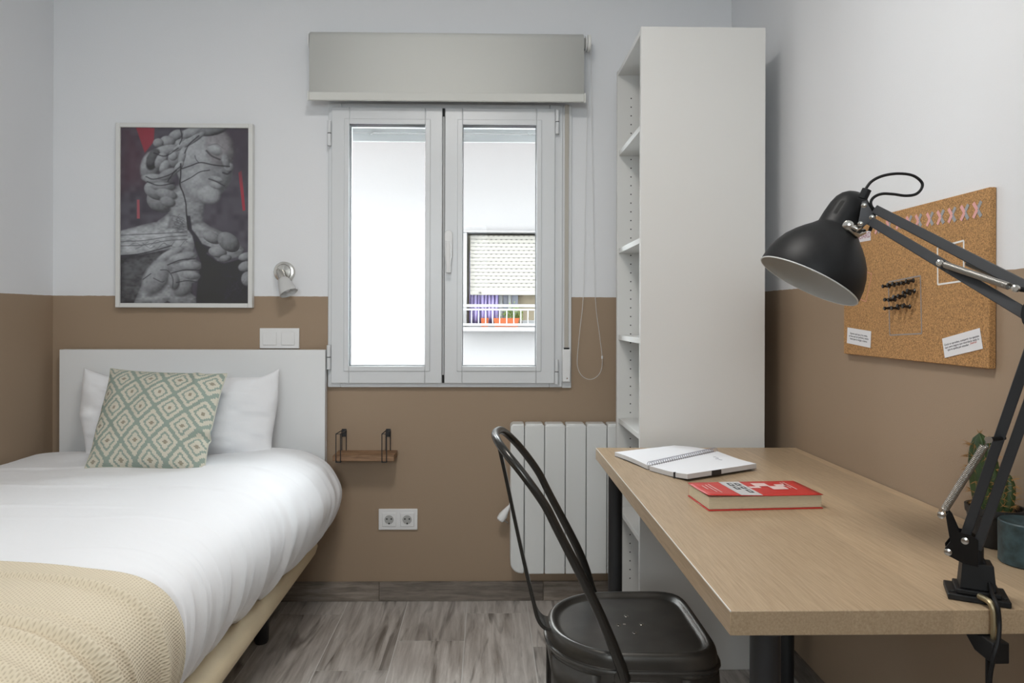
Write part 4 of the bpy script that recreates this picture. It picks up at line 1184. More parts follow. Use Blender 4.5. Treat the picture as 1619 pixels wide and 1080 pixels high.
rows = [ringz(1.055, CZ - 0.030), ringz(1.05, CZ - 0.018), ringz(1.035, CZ - 0.007), ringz(1.005, CZ), ringz(.965, CZ + 0.001), ringz(.935, CZ - 0.003), ringz(.905, CZ - 0.009), ringz(.86, CZ - 0.010), ringz(.5, CZ - 0.010), ringz(.02, CZ - 0.010)]
seat = G().grid(rows).build('seat', m_ch, chair, smooth=180)
# apron with arches between the legs
n = 72; o_ = outline(1.05); rows = []
corner_t = [math.radians(a) for a in (42, 138, 222, 318)]
def lowz(t):
    d = min(abs((t - c + math.pi) % (2 * math.pi) - math.pi) for c in corner_t)
    k = max(0.0, 1 - d / 0.62)
    return CZ - 0.052 - 0.16 * k ** 1.6
for f in (0, .33, .66, 1):
    row = []
    for i in range(n + 1):
        t = 2 * math.pi * (i % n) / n; z0 = CZ - 0.029; z1 = lowz(t)
        z = z0 + (z1 - z0) * f; s = 1.055 + 0.20 * (CZ - 0.03 - z)
        a, b_ = outline(s)[i % n]; row.append((a, b_, z))
    rows.append(row)
ap = G().grid(rows).build('apron', m_ch, chair, smooth=180, solid=0.002)
# rolled bead under the seat rim
pts = [(a, b_, CZ - 0.034) for a, b_ in outline(1.062)]
G().tube(pts, 0.0045, n=8, closed=True).build('rim_bead', m_ch, chair)
# legs: tapering curved sheet profiles
for t in corner_t:
    rows = []
    for f in np.linspace(0, 1, 9):
        z = (CZ - 0.05) * (1 - f) + 0.004
        s = 1.06 + 0.20 * (CZ - z)
        hw = 0.30 * (1 - f) + 0.10
        row = []
        for k_ in np.linspace(-1, 1, 9):
            tt = t + hw * k_
            c_, sn = math.cos(tt), math.sin(tt); kk = 0.5 + 0.5 * math.tanh(c_ * 3.0); e = 2.25 * (1 - kk) + 6 * kk
            r = (abs(c_) ** e + abs(sn) ** e) ** (-1 / e)
            rib = 1 + 0.016 * math.exp(-(k_ / .3) ** 2) * (1 if f > .05 else 0)
            row.append((cc.x + AX * s * r * c_ * rib, cc.y + BY_ * s * r * sn * rib * (1 + .04 * c_), z))
        rows.append(row)
    lg = G().grid(rows).build('leg', m_ch, chair, smooth=180, solid=0.003)
    b_ = rows[-1][4]
    G().cyl((b_[0], b_[1], 0.0), (b_[0], b_[1], 0.012), 0.014, n=14).build('foot', mat('black_rubber', (0.01, 0.01, 0.01), 0.8), lg)
# hoop back tube
near = [(.266, 1.322, .405), (.254, 1.320, .44), (.212, 1.332, .54), (.139, 1.338, .683), (.112, 1.340, .735), (.072, 1.348, .790), (.040, 1.370, .826), (.022, 1.418, .844)]
far = [(a + 0.008 * (c_ > .5), 2 * cc.y - b_, c_) for a, b_, c_ in reversed(near)]
near_a = spline(near + [(.018, cc.y, .848)] + far, 10)
rr_ = []
for p in near_a:
    k = min(1, max(0, (p.z - .42) / .25)); rr_.append(0.0108 - 0.0022 * k)
G().tube(near_a, rr_, n=16).build('back_hoop', m_cht, chair, smooth=60)
for sgn in (-1, 1):
    q = Vector((.262, cc.y + sgn * 0.160, .405)); G().lathe([(0, 0.016), (0.006, 0.016), (0.010, 0.011), (0.011, 0.004)], q - Vector((0, sgn * .004, 0)), (0, sgn, 0), 18).build('bolt', m_ch, chair)
# centre splat (flat bar)
sp_ = spline([(.0215, cc.y, .842), (.040, cc.y, .76), (.070, cc.y, .62), (.098, cc.y, .50), (.108, cc.y, .462), (.122, cc.y, .443), (.140, cc.y, .438)], 8)
rows = []
for i, p in enumerate(sp_):
    a = sp_[max(0, i - 1)]; b_ = sp_[min(len(sp_) - 1, i + 1)]; t = (b_ - a).normalized(); nrm_ = Vector((t.z, 0, -t.x))
    w = 0.030
    h = 0.0035
    rows.append([p + Vector((0, -w, 0)) + nrm_ * h, p + Vector((0, w, 0)) + nrm_ * h, p + Vector((0, w, 0)) - nrm_ * h, p + Vector((0, -w, 0)) - nrm_ * h, p + Vector((0, -w, 0)) + nrm_ * h])
G().grid(rows).build('splat', m_cht, chair, bevel=0.001, smooth=30)
for (px, py) in ((955, 975), (990, 974), (978, 988.5), (1014, 987), (967, 1001.5), (1003, 1000.5)):
    p = at_z(px, py, CZ - 0.0094); G().lathe([(0, 0.0032), (0.0004, 0.0032), (0.0004, 0.0042), (0.0, 0.0046)], p, (0, 0, 1), 14, caps=False).build('drain_hole_rim', M_CHROME, seat)
    G().disc(p + Vector((0, 0, 0.0003)), (0, 0, 1), 0.0034, 12).build('drain_hole', M_DARK, seat)

# ================================================================== NOTEBOOK
m_paper = mat('white_paper', (0.84, 0.85, 0.88), 0.8)
m_pedge = mat('paper_edges', (0.62, 0.61, 0.61), 0.9, bump=(400, 0.5), stretch=(1, 1, 12))
nb = thing('spiral_notebook', 'open white spiral notebook lying on the desk', 'notebook', at_z(1075, 735, DZ))
def slab_grid(corners, thick, lift, name, nx=14):
    """page block: corners A(spine near) B(spine far) C(outer far) D(outer near) on desk plane; lift(t) curls pages"""
    A, B, C, D = [Vector(c) for c in corners]
    top, bot = [], []
    for j in range(5):
        v = j / 4
        rt, rb_ = [], []
        for i in range(nx + 1):
            t = i / nx
            p = (A * (1 - v) + B * v) * (1 - t) + (D * (1 - v) + C * v) * t
            z = DZ + 0.0015
            rt.append(Vector((p.x, p.y, z + thick + lift(t, v)))); rb_.append(Vector((p.x, p.y, z + lift(t, v) * .9)))
        top.append(rt); bot.append(rb_)
    g = G().grid(top)
    tp = g.build('page', m_paper, nb, smooth=60)
    g = G().grid(bot)
    g.grid([top[0], bot[0]]); g.grid([top[-1], bot[-1]]); g.grid([[r[0] for r in top], [r[0] for r in bot]]); g.grid([[r[-1] for r in top], [r[-1] for r in bot]])
    bb = g.build('page_block', m_pedge, nb, smooth=30)
    g = G().grid([[p + Vector((0, 0, -0.0008)) for p in r] for r in bot])
    g.build('cover', mat('black_card', (0.03, 0.03, 0.032), 0.6), nb, solid=0.001)
    return top
zP = DZ + 0.012
spn, spf = at_z(1024, 736, zP), at_z(1129, 712.5, zP)
lo, lf = at_z(972, 715, zP), at_z(1066, 704.3, zP)
tl = slab_grid((spn, spf, lf, lo), 0.0105, lambda t, v: 0.0025 * math.sin(t * 3.1), 'left')
spn2, spf2 = at_z(1027, 737.5, zP), at_z(1134, 714, zP)
rn, rf = at_z(1087, 754, zP), at_z(1196, 737, zP)
tr_ = slab_grid((spn2, spf2, rf, rn), 0.0115, lambda t, v: 0.0055 * max(0, (t - .45) / .55) ** 1.6, 'right')
# wire spiral
g = G(); nturn = 32
mid0, mid1 = (spn + spn2) / 2, (spf + spf2) / 2
axs = (mid1 - mid0); up = Vector((0, 0, 1)); sdv = axs.cross(up).normalized()
for i in range(nturn):
    c_ = mid0 + axs * ((i + .5) / nturn); c_.z = DZ + 0.012
    g.tube([c_ + sdv * 0.0095 * math.cos(a) + up * 0.0105 * math.sin(a) + axs.normalized() * 0.0012 * a / 3 for a in np.linspace(-.3, 3.5, 9)], 0.0008, n=5)
o = g.build('wire_spiral', mat('wire_silver', (0.42, 0.42, 0.50), 0.35, 0.6), nb); o['kind'] = 'stuff'
# elastic straps across the outer edge
for f, w in ((.24, .006),):
    p = tr_[0][9]; q = tr_[0][10]
    G().box(-w / 2, w / 2, -0.0008, 0.0008, -0.0145, 0.001, Matrix.Translation(p + (q - p) * .5 + Vector((-.0005, -0.001, 0)))).build('elastic_strap', M_BLACKM, nb)
p = tr_[1][-1] * .4 + tr_[2][-1] * .6; q = tr_[2][-1]
dv = (tr_[3][-1] - tr_[1][-1]).normalized(); nr = Vector((dv.y, -dv.x, 0))
M_ = Matrix(((dv.x, nr.x, 0, p.x), (dv.y, nr.y, 0, p.y), (0, 0, 1, p.z), (0, 0, 0, 1)))
G().box(-0.016, 0.016, -0.0002, 0.0018, -0.0125, -0.0005, M_).build('elastic_strap', M_BLACKM, nb)
# scribble on the page
for (q0, q1, z_) in ((1128, 1136, 722.5), (1131, 1142, 725.5)):
    a, b_ = at_z(q0, z_, DZ + .0165), at_z(q1, z_ + 1.6, DZ + .0165)
    G().tube(spline([a, a * .66 + b_ * .34 + Vector((.002, .003, 0)), a * .34 + b_ * .66 - Vector((0, .003, 0)), b_], 5), 0.0005, n=5).build('pen_mark', mat('pencil_grey', (0.25, 0.25, 0.30), 0.7), nb)

# ================================================================== RED BOOK
bz0 = DZ + 0.0006
bA, bB = at_z(1120, 808, bz0), at_z(1301, 804, bz0)          # near edge left / right
bT = 0.0305
topz = bz0 + bT
bC, bD = at_z(1257, 759, topz), at_z(1087, 763, topz)        # far edge right / left
ex = (bB - bA); ex.z = 0; W_ = ex.length; ex.normalize(); ey = Vector((-ex.y, ex.x, 0))
H_ = max(0.10, ((bC - bB).dot(ey) + (bD - bA).dot(ey)) / 2)
skew = 0
bk_ = thing('paperback_book', 'thick red paperback book lying shut on the desk', 'book', bA + ex * W_ / 2 + ey * H_ / 2)
MB_ = Matrix(((ex.x, ey.x, 0, bA.x), (ex.y, ey.y, 0, bA.y), (0, 0, 1, bz0), (0, 0, 0, 1)))
m_red = mat('red_cover', (0.56, 0.035, 0.028), 0.38)
m_cream = mat('cream_page_edges', (0.66, 0.57, 0.40), 0.9, bump=(260, 0.6), var=(160, 0.10), stretch=(0.6, 0.6, 14))
G().box(0.002, W_ - 0.0015, 0.002, H_ - 0.0015, 0.0022, bT - 0.0032, MB_).build('page_block', m_cream, bk_, bevel=0.0008)
G().box(0, W_, -0.001, H_, 0, 0.0016, MB_).build('back_cover', m_red, bk_, bevel=0.0004)
rows = []
for j in range(9):
    v = j / 8; rows.append([MB_ @ Vector((W_ * i / 16, -0.001 + (H_ + .001) * v, bT - 0.0012 + 0.0035 * (1 - v) ** 2 * max(0, 1 - i / 9) ** 1.2 * 1.1)) for i in range(17)])
fc = G().grid(rows).build('front_cover', m_red, bk_, solid=0.0009, smooth=60)
G().box(0.0025, W_, H_ - 0.0012, H_ + 0.0004, 0, bT - 0.001, MB_).build('spine', m_red, bk_, bevel=0.0004)
def zcov(u, v): return bT - 0.0012 + 0.0035 * (1 - v) ** 2 * max(0, 1 - u * 16 / 9) ** 1.2 * 1.1 + 0.0004
def patch(poly, m, name, dz=0.0):
    g = G(); P = []
    (u0, v0), (u1, v1), (u2, v2), (u3, v3) = poly
    rows = []
    for j in range(7):
        t = j / 6; r = []
        for i in range(7):
            s = i / 6
            u = (u0 * (1 - s) + u1 * s) * (1 - t) + (u3 * (1 - s) + u2 * s) * t; v = (v0 * (1 - s) + v1 * s) * (1 - t) + (v3 * (1 - s) + v2 * s) * t
            r.append(MB_ @ Vector((W_ * u, H_ * v, zcov(u, v) + dz)))
        rows.append(r)
    return g.grid(rows).build(name, m, fc, smooth=60, fix=False)
m_pgrey = mat('print_grey', (0.56, 0.56, 0.56), 0.5); m_pblk = mat('print_black', (0.035, 0.04, 0.045), 0.5); m_ppink = mat('print_pale', (0.75, 0.55, 0.52), 0.5)
patch([(.285, 0), (.475, 0), (.475, 1), (.285, 1)], m_pgrey, 'grey_band')
def vtext(t, size, m, u, v, dz=.0004):
    """text running along the short side of the cover"""
    o = lettering(t, size, m, fc, MB_ @ Vector((W_ * u, H_ * v, zcov(u, v) + dz)), -ey, ex, name='lettering')
    return o
for (u, v0, v1) in ((.335, .42, .62), (.335, .68, .9), (.40, .18, .40), (.40, .46, .62), (.40, .70, .88)):
    patch([(u, v0), (u + .045, v0), (u + .045, v1), (u, v1)], m_pblk, 'title_letter', .0003)
    patch([(u + .013, v0 + .05), (u + .032, v0 + .05), (u + .032, v1 - .05), (u + .013, v1 - .05)], m_pgrey, 'title_letter', .0006)
for (u, v0, v1) in ((.12, .25, .8), (.155, .2, .85), (.08, .45, .75), (.83, .45, .88), (.86, .35, .9)):
    patch([(u, v0), (u + .010, v0), (u + .010, v1), (u, v1)], m_ppink, 'cover_line', .0003)
for q in ([(.55, .62), (.68, .62), (.68, .85), (.55, .85)], [(.66, .38), (.80, .38), (.80, .62), (.66, .62)], [(.74, .62), (.84, .62), (.84, .74), (.74, .74)], [(.48, .50), (.58, .50), (.58, .62), (.48, .62)]):
    patch(q, m_ppink, 'cover_emblem', .0003)

# ================================================================== CORK BOARD ON THE RIGHT WALL
CX = XR - 0.014
q1, q2, q3 = at_x(1565, 295.6, CX), at_x(1563.5, 582, CX), at_x(1334, 560, CX)
cy0, cy1 = (q1.y + q2.y) / 2, q3.y
cz1, cz0 = q1.z, (q2.z + q3.z) / 2
cb = thing('cork_board', 'rectangular cork pin board on the right wall above the desk', 'pin board', (XR, (cy0 + cy1) / 2, cz0))
m_cork = mat('cork', (0.44, 0.24, 0.095), 0.9, bump=(420, 0.6), var=(400, 0.50))
G().box(CX, XR - 0.0008, cy0, cy1, cz0, cz1).build('panel', m_cork, cb, bevel=0.0015)
XF = CX - 0.0006
m_pink = mat('pink_tape', (0.72, 0.36, 0.34), 0.6); m_gry = mat('grey_tape', (0.32, 0.32, 0.33), 0.6); m_wht = mat('white_paint_line', (0.80, 0.79, 0.76), 0.6)
def strip(pa, pb_, w, m, name, dx=0.0, par=None):
    a, b_ = Vector(pa), Vector(pb_); d_ = (b_ - a).normalized(); nn2 = Vector((0, -d_.z, d_.y)) * w / 2
    off = Vector((-dx, 0, 0))
    g = G(); g.prism([a + nn2 + off, b_ + nn2 + off, b_ - nn2 + off, a - nn2 + off], (0.0005, 0, 0))
    return g.build(name, m, par or cb, smooth=0)
# crosses of pink and grey tape
for (px, py, h) in ((1387, 361, 16), (1405, 357, 17), (1421, 353, 17), (1437, 351, 18), (1452, 349, 19), (1470, 346.5, 20), (1487, 343.5, 21), (1505, 340, 22), (1525, 336, 23), (1545, 331.5, 24)):
    c_ = at_x(px, py, XF); t_ = at_x(px, py - h / 2, XF).z - c_.z; w_ = t_ * 0.72
    strip(c_ + Vector((0, -w_, t_)), c_ + Vector((0, w_, -t_)), 0.0075, m_gry, 'tape_cross', 0.0001)
    strip(c_ + Vector((0, -w_, -t_)), c_ + Vector((0, -w_ * .05, 0)), 0.0075, m_gry, 'tape_cross', 0.0002)
    strip(c_ + Vector((0, w_, t_)), c_ + Vector((0, 0, 0)), 0.0075, m_pink, 'tape_cross', 0.0003)
    strip(c_ + Vector((0, w_, -t_)), c_ + Vector((0, 0, 0)), 0.0075, m_pink, 'tape_cross', 0.0004)
def rect_lines(ps, w, m, name):
    P = [at_x(a, b_, XF) for a, b_ in ps]
    for a, b_ in zip(P, P[1:] + P[:1]): strip(a, b_, w, m, name)
rect_lines([(1482, 391.5), (1523.5, 380.5), (1523.5, 444), (1482.5, 450)], 0.0036, m_wht, 'white_outline')
rect_lines([(1404.5, 446), (1455, 436), (1457, 527.5), (1406.5, 530)], 0.0030, mat('grey_line', (0.30, 0.27, 0.25), 0.7), 'grey_outline')
rect_lines([(1340, 418), (1378, 433), (1369, 477), (1340, 465)], 0.0016, mat('pink_line', (0.62, 0.28, 0.20), 0.7), 'pink_outline')
# BOARD label
lab = [at_x(1355, 371, XF - .0004), at_x(1376.5, 363.5, XF - .0004), at_x(1376.5, 380, XF - .0004), at_x(1356, 383.5, XF - .0004)]
g = G(); g.prism([p for p in lab], (0.0004, 0, 0)); o = g.build('board_sticker', mat('sticker_white', (0.75, 0.72, 0.74), 0.6), cb, smooth=0)
cl_ = (lab[0] + lab[2]) / 2 + Vector((-0.0004, 0, 0.003)); ydir = Vector((0, -1, 0.0))
lettering('BOARD', 0.0185, mat('sticker_ink', (0.36, 0.12, 0.18), 0.6), cb, cl_, (0, -1, -0.0), (0, 0, 1), name='board_lettering')
# note cards with printing
def card(name, label, corners, lines, red, size):
    P = [at_x(a, b_, XF - .0006) for a, b_ in corners]       # tl, tr, br, bl
    c_ = sum(P, Vector()) / 4
    xd = ((P[1] - P[0]) + (P[2] - P[3])).normalized(); yd = ((P[0] - P[3]) + (P[1] - P[2])).normalized()
    yd = (yd - xd * yd.dot(xd)).normalized()
    hw = ((P[1] - P[0]).length + (P[2] - P[3]).length) / 4; hh = ((P[0] - P[3]).length + (P[1] - P[2]).length) / 4
    t = thing(name, label, 'note card', c_ - yd * hh, group=None)
    q = [c_ - xd * hw + yd * hh, c_ + xd * hw + yd * hh, c_ + xd * hw - yd * hh, c_ - xd * hw - yd * hh]
    G().prism(q, (0.0005, 0, 0)).build('paper', mat('note_paper', (0.80, 0.80, 0.82), 0.7), t, smooth=0)
    mi = mat('note_ink', (0.06, 0.06, 0.08), 0.7)
    lettering('\n'.join(lines), size, mi, t, c_ + Vector((-.0002, 0, 0)), xd, yd, spacing=0.95)
    if red:
        lettering(red[0], size, mat('note_red_ink', (0.55, 0.10, 0.08), 0.7), t, c_ + Vector((-.0002, 0, 0)) + xd * hw * red[1] - yd * hh * red[2], xd, yd)
card('note_card', 'white printed note card lying level at the far lower corner of the cork board', [(1339.8, 517.5), (1377.3, 524), (1376, 550), (1339, 542.5)],
     ['Apunta aquí para ti tu meta,', 'no hay que ser perfecto, insiste', 'hasta que lo tengas a diario.'], None, 0.0072)
card('note_card', 'white printed note card tilted upwards at the near lower corner of the cork board', [(1489.5, 535.5), (1549, 518.5), (1553.5, 551.5), (1493.5, 566)],
     ['Quizá no apruebes, compartir tus apuntes', 'aquí, pero seguro que recordarás todo lo', 'que te queda por estudiar.             '], ('¡Suerte!', .60, .21), 0.0060)
# push pins
m_pin = mat('black_pin', (0.012, 0.011, 0.011), 0.15, spec=0.6)
pins = [(1408, 452.5), (1416, 451), (1423.5, 449), (1430.5, 447.5), (1438, 446), (1446, 443.5), (1410, 474), (1417, 473.5), (1424, 470), (1432.5, 468.5), (1441, 464.5), (1447.5, 461), (1411, 487), (1421.5, 487), (1431, 483), (1440, 485.5)]
pins = [(a + 4, b_ - .3) for a, b_ in pins]
proto = None
rows_n = ['top', 'middle', 'bottom']
for i, (px, py) in enumerate(pins):
    p = at_x(px, py, CX)
    rown = 0 if i < 6 else (1 if i < 12 else 2)
    k = i - (0, 6, 12)[rown]; ordn = ('first', 'second', 'third', 'fourth', 'fifth', 'sixth')[k]
    lb = f'black push pin, {ordn} from the left in the {rows_n[rown]} row of pins'
    if proto is None:
        t = thing('push_pin', lb, 'push pin', p, 'black push pins on the cork board')
        G().lathe([(0.007, 0.0050), (0.0085, 0.0054), (0.0105, 0.0036), (0.0195, 0.0026), (0.0215, 0.0044), (0.0235, 0.0044), (0.0245, 0.0034)], p, (-1, 0, 0), 14).build('grip', m_pin, t)
        G().cyl(p, p + Vector((-0.008, 0, 0)), 0.0006, n=6).build('needle', M_CHROME, t)
        proto = t
    else:
        t = proto.copy(); COL.objects.link(t); t.location = p; t['label'] = lb; ORG[t.name] = p
        for chd in list(proto.children):
            c2 = chd.copy(); COL.objects.link(c2); c2.parent = t
    t.rotation_euler = (0, random.uniform(-.1, .1), random.uniform(-.12, .06))

# ================================================================== DESK LAMP
lamp = thing('desk_lamp', 'black articulated desk lamp clamped to the near edge of the desk', 'desk lamp', (0.68, DY0 + 0.02, DZ))
m_lb = mat('lamp_black_satin', (0.009, 0.0092, 0.010), 0.5, spec=0.3)
m_la = mat('lamp_arm_black', (0.032, 0.034, 0.038), 0.42)
m_sil = mat('lamp_silver_inside', (0.62, 0.63, 0.62), 0.4)
# --- clamp base
bO = at_z(1544, 946, DZ); bO.y = max(bO.y, DY0 + 0.028)
ang = math.radians(-28)                       # base turned about the vertical
def LB(x, y, z): return Vector((bO.x + x * math.cos(ang) - y * math.sin(ang), bO.y + x * math.sin(ang) + y * math.cos(ang), DZ + z))
MBZ = Matrix(((math.cos(ang), -math.sin(ang), 0, bO.x), (math.sin(ang), math.cos(ang), 0, bO.y), (0, 0, 1, DZ), (0, 0, 0, 1)))
pltg = G().box(-0.037, 0.037, -0.024, 0.034, 0.0006, 0.009, MBZ).build('base_plate', m_lb, lamp, bevel=0.0015)
G().box(-0.027, 0.027, -0.020, 0.026, 0.0092, 0.016, MBZ).build('base_step', m_lb, lamp, bevel=0.0015)
rows = [[MBZ @ Vector((sx * w, sy * d + 0.003, z)) for sx, sy in ((-1, -1), (1, -1), (1, 1), (-1, 1), (-1, -1))] for (w, d, z) in ((.0215, .0175, .0162), (.0185, .0155, .052))]
g = G().grid(rows); g.f.append((0, 1, 2, 3)); g.f.append((5, 6, 7, 8)); g.build('base_socket', m_lb, lamp, bevel=0.001, smooth=20)
for sx in (-1, 1):
    p = MBZ @ Vector((sx * .031, -.012, .0092)); G().cyl(p, p + Vector((0, 0, .0008)), .0035, n=10).build('screw', M_DARK, lamp)
# clamp bracket in front of and under the desk edge
cl0 = Vector((bO.x - 0.010, DY0 - 0.008, DZ))
G().tube(spline([(cl0.x - .002, DY0 + 0.016, DZ + 0.012), (cl0.x - .001, DY0 - 0.003, DZ + 0.011), (cl0.x, DY0 - 0.009, DZ - 0.002), (cl0.x, DY0 - 0.009, DZ - 0.04), (cl0.x, DY0 - .009, DZ - 0.058)], 6), 0.0042, n=10).build('clamp_hook', mat('brass_rod', (0.45, 0.38, 0.24), 0.35, 0.9), lamp)
zc2 = DZ - 0.035
G().prism([(cl0.x + .012, DY0 - .022, zc2 - .0005), (cl0.x + .012, DY0 + .045, zc2 - .0005), (cl0.x + .012, DY0 + .012, zc2 - .026), (cl0.x + .012, DY0 - .022, zc2 - .029)], (-0.024, 0, 0)).build('clamp_jaw', m_lb, lamp, bevel=0.002)
# --- pivot bracket
J0 = at_y(1535, 858, bO.y)                    # lower pivot
G().cyl((bO.x, bO.y, DZ + .050), (bO.x, bO.y, J0.z - 0.005), 0.0085, n=18).build('swivel_pin', m_lb, lamp)
EL = at_y(1662, 497, 0.845)                   # elbow
HD = at_y(1376, 340, 1.150)                   # head pivot
sdir = Vector((1, 0, 0)) - Vector((0, 0, 0))
pl_n = ((EL - J0).cross(HD - EL)).normalized()         # normal of the arm plane
if pl_n.x > 0: pl_n = -pl_n                             # towards the viewer's side
d1 = (EL - J0).normalized(); e1 = d1.cross(pl_n).normalized()
if e1.z < 0 and abs(e1.z) > .3: e1 = -e1
def IP(px, py, off=0.0):
    """point of the arm plane seen at a pixel"""
    d_ = ray(px, py); o_ = J0 + pl_n * off
    t_ = (o_ - CAM).dot(pl_n) / d_.dot(pl_n)
    return CAM + d_ * t_
def flat_plate(pxs, thick, off, name, m, par=lamp):
    P = [bO + (at_y(a, b_, bO.y) - bO) for a, b_ in pxs]
    nn3 = Vector((-.55, -.83, 0)).normalized()
    P = [p + nn3 * off for p in P]
    return G().prism(P, nn3 * thick).build(name, m, par, bevel=0.0006, smooth=20)
plate_px = [(1495, 812), (1499, 806), (1506, 815), (1516, 838), (1533, 842), (1546, 850), (1546, 892), (1520, 885), (1495, 872), (1494, 862), (1502, 852)]
flat_plate(plate_px, 0.003, 0.012, 'pivot_plate', m_lb)
flat_plate(plate_px, 0.003, -0.012, 'pivot_plate', m_lb)
for (a, b_) in ((1525, 850), (1498.5, 867.5), (1488, 810)):
    p = at_y(a, b_, bO.y); nn3 = Vector((-.55, -.83, 0)).normalized()
    G().lathe([(-.014, .003), (.014, .003), (.015, .0052), (.0185, .0048), (.0195, .002)], p, nn3, 14).build('bolt', M_CHROME, lamp)
# --- arms: two square bars each
def bar(a, b_, w, h, name, m, across):
    a, b_ = Vector(a), Vector(b_); d_ = (b_ - a).normalized(); ac = (across - d_ * across.dot(d_)).normalized(); u_ = d_.cross(ac)
    q = [a + ac * sx * w / 2 + u_ * sy * h / 2 for sx, sy in ((-1, -1), (1, -1), (1, 1), (-1, 1))]
    return G().prism(q, b_ - a).build(name, m, lamp, bevel=0.001)
eye = (CAM - (J0 + EL) / 2).normalized()
s1 = d1.cross(eye).normalized()               # separation of the lower bars as seen from the room
if s1.x > 0: s1 = -s1
bw_ = 0.0125
bar(J0 + s1 * 0.0085 + d1 * -0.004, EL + s1 * 0.0085, bw_, 0.011, 'lower_arm_bar', m_la, s1)
bar(J0 - s1 * 0.0085 + d1 * -0.004, EL - s1 * 0.0085, bw_, 0.011, 'lower_arm_bar', m_la, s1)
d2 = (HD - EL).normalized(); eye2 = (CAM - (HD + EL) / 2).normalized(); s2 = d2.cross(eye2).normalized()
if s2.z < 0: s2 = -s2
bar(EL + s2 * 0.0150 - d2 * .01, HD + s2 * 0.0115 - d2 * .004, 0.0145, 0.011, 'upper_arm_bar', m_la, s2)
bar(EL - s2 * 0.0150 - d2 * .01, HD - s2 * 0.0080 - d2 * .004, 0.0145, 0.011, 'upper_arm_bar', m_la, s2)
# elbow joint plate and bolts
pe = d1.cross(eye).normalized()
nE = (CAM - EL).normalized()
g = G(); t_ = nE.orthogonal().normalized(); bb_ = nE.cross(t_)
rows = []
g.lathe([(-.014, .030), (-.011, .030)], EL, nE, 20); g.build('elbow_plate', m_lb, lamp)
g = G(); g.lathe([(.011, .030), (.014, .030)], EL, nE, 20); g.build('elbow_plate', m_lb, lamp)
G().lathe([(-.016, .004), (.018, .004)], EL, nE, 12).build('bolt', M_CHROME, lamp)
# --- springs
def spring(a, b_, r, turns, name):
    a, b_ = Vector(a), Vector(b_); d_ = (b_ - a).normalized(); t_ = d_.orthogonal().normalized(); u_ = d_.cross(t_); L_ = (b_ - a).length
    n_ = turns * 8
    pts = [a + d_ * (L_ * (.08 + .84 * i / n_)) + (t_ * math.cos(i / 8 * 2 * math.pi) + u_ * math.sin(i / 8 * 2 * math.pi)) * r for i in range(n_ + 1)]
    pts = [a] + pts + [b_]
    return G().tube(pts, L_ * .84 / turns * .46, n=5).build(name, mat('spring_steel', (0.42, 0.40, 0.37), 0.32, 0.95), lamp, smooth=180)
nn3 = Vector((-.55, -.83, 0)).normalized()
sA = at_y(1488, 810, bO.y) + nn3 * .016
sBk = (697 - 858) / (497 - 858)
sB = J0 + (EL - J0) * .47 + nn3 * .014; sB = CAM + ray(1563, 695) * ((sB - CAM).dot(F_) / 1.0)
spring(sA, sB, 0.0042, 46, 'spring')
G().cyl(sB - nn3 * .004, sB + nn3 * .003, .0045, n=12).build('bolt', M_CHROME, lamp)
G().cyl(sB, sB + Vector((0.03, 0.012, 0.0)), .003, n=8).build('spring_peg', m_lb, lamp)
mid = EL + (HD - EL) * .62
def IP2(px, py, f, off=0.016):
    q = EL + (HD - EL) * f; d_ = ray(px, py)
    return CAM + d_ * ((q - CAM).dot(F_)) - F_ * 0.0 + (CAM - q).normalized() * off
s3, s4 = IP2(1486, 415.5, .54, .022), IP2(1606, 456.5, .155, .022)
spring(s4, s3, 0.0042, 56, 'spring')
s5, s6 = IP2(1524, 414, .42, -.012), IP2(1606, 450, .155, -.016)
spring(s6, s5, 0.0042, 50, 'spring')
for p in (s3, s4): G().lathe([(-.003, .004), (.0035, .005), (.005, .003)], p, (CAM - p), 12).build('bolt', M_CHROME, lamp)
G().tube([s4, s4 + Vector((.025, -.01, -.004))], .0035, n=8).build('spring_peg', m_lb, lamp)
# --- head
SH = at_y(1277.5, 444.5, 1.20)                # rim centre
vray = (SH - CAM).normalized()
rgt = vray.cross(Vector((0, 0, 1))).normalized(); upv = rgt.cross(vray).normalized()
sa = 0.22
axis_up = ((rgt * .467 + upv * .885) * math.sqrt(1 - sa * sa) + vray * sa).normalized()     # rim -> cap
k_ = (SH - CAM).dot(F_) / FOC
prof = [(0, 78.5), (4, 79), (20, 77.5), (36, 73.5), (52, 66.5), (65, 57.5), (76, 48), (84, 40), (90, 35), (93, 32.5), (96, 32), (112, 31.5), (128, 30), (140, 27), (148, 22.5), (154, 16), (157.5, 9), (159, 0.6)]
prof = [(d * k_, r * k_) for d, r in prof]
shd = G().lathe(prof, SH, axis_up, 64, caps=False).build('shade', m_lb, lamp, smooth=50, fix=True)
inn = [(d + 0.0002, r - 0.0016) for d, r in prof[:10]] + [(prof[9][0] + .0002, 0.002)]
G().lathe(inn, SH, axis_up, 64, caps=False).build('shade_inside', m_sil, lamp, smooth=50)
tr0 = axis_up.orthogonal().normalized(); br0 = axis_up.cross(tr0)
G().tube([SH + (tr0 * math.cos(a) + br0 * math.sin(a)) * (prof[0][1] - .0003) for a in np.linspace(0, 2 * math.pi, 64, endpoint=False)], 0.0012, n=8, closed=True).build('rim', m_sil, shd)
G().lathe([(0.095, .012), (0.080, .020), (0.066, .022), (0.056, .016), (0.052, .003)], SH, axis_up, 24).build('bulb', mat('lamp_bulb', (0.75, 0.75, 0.74), 0.3), lamp)
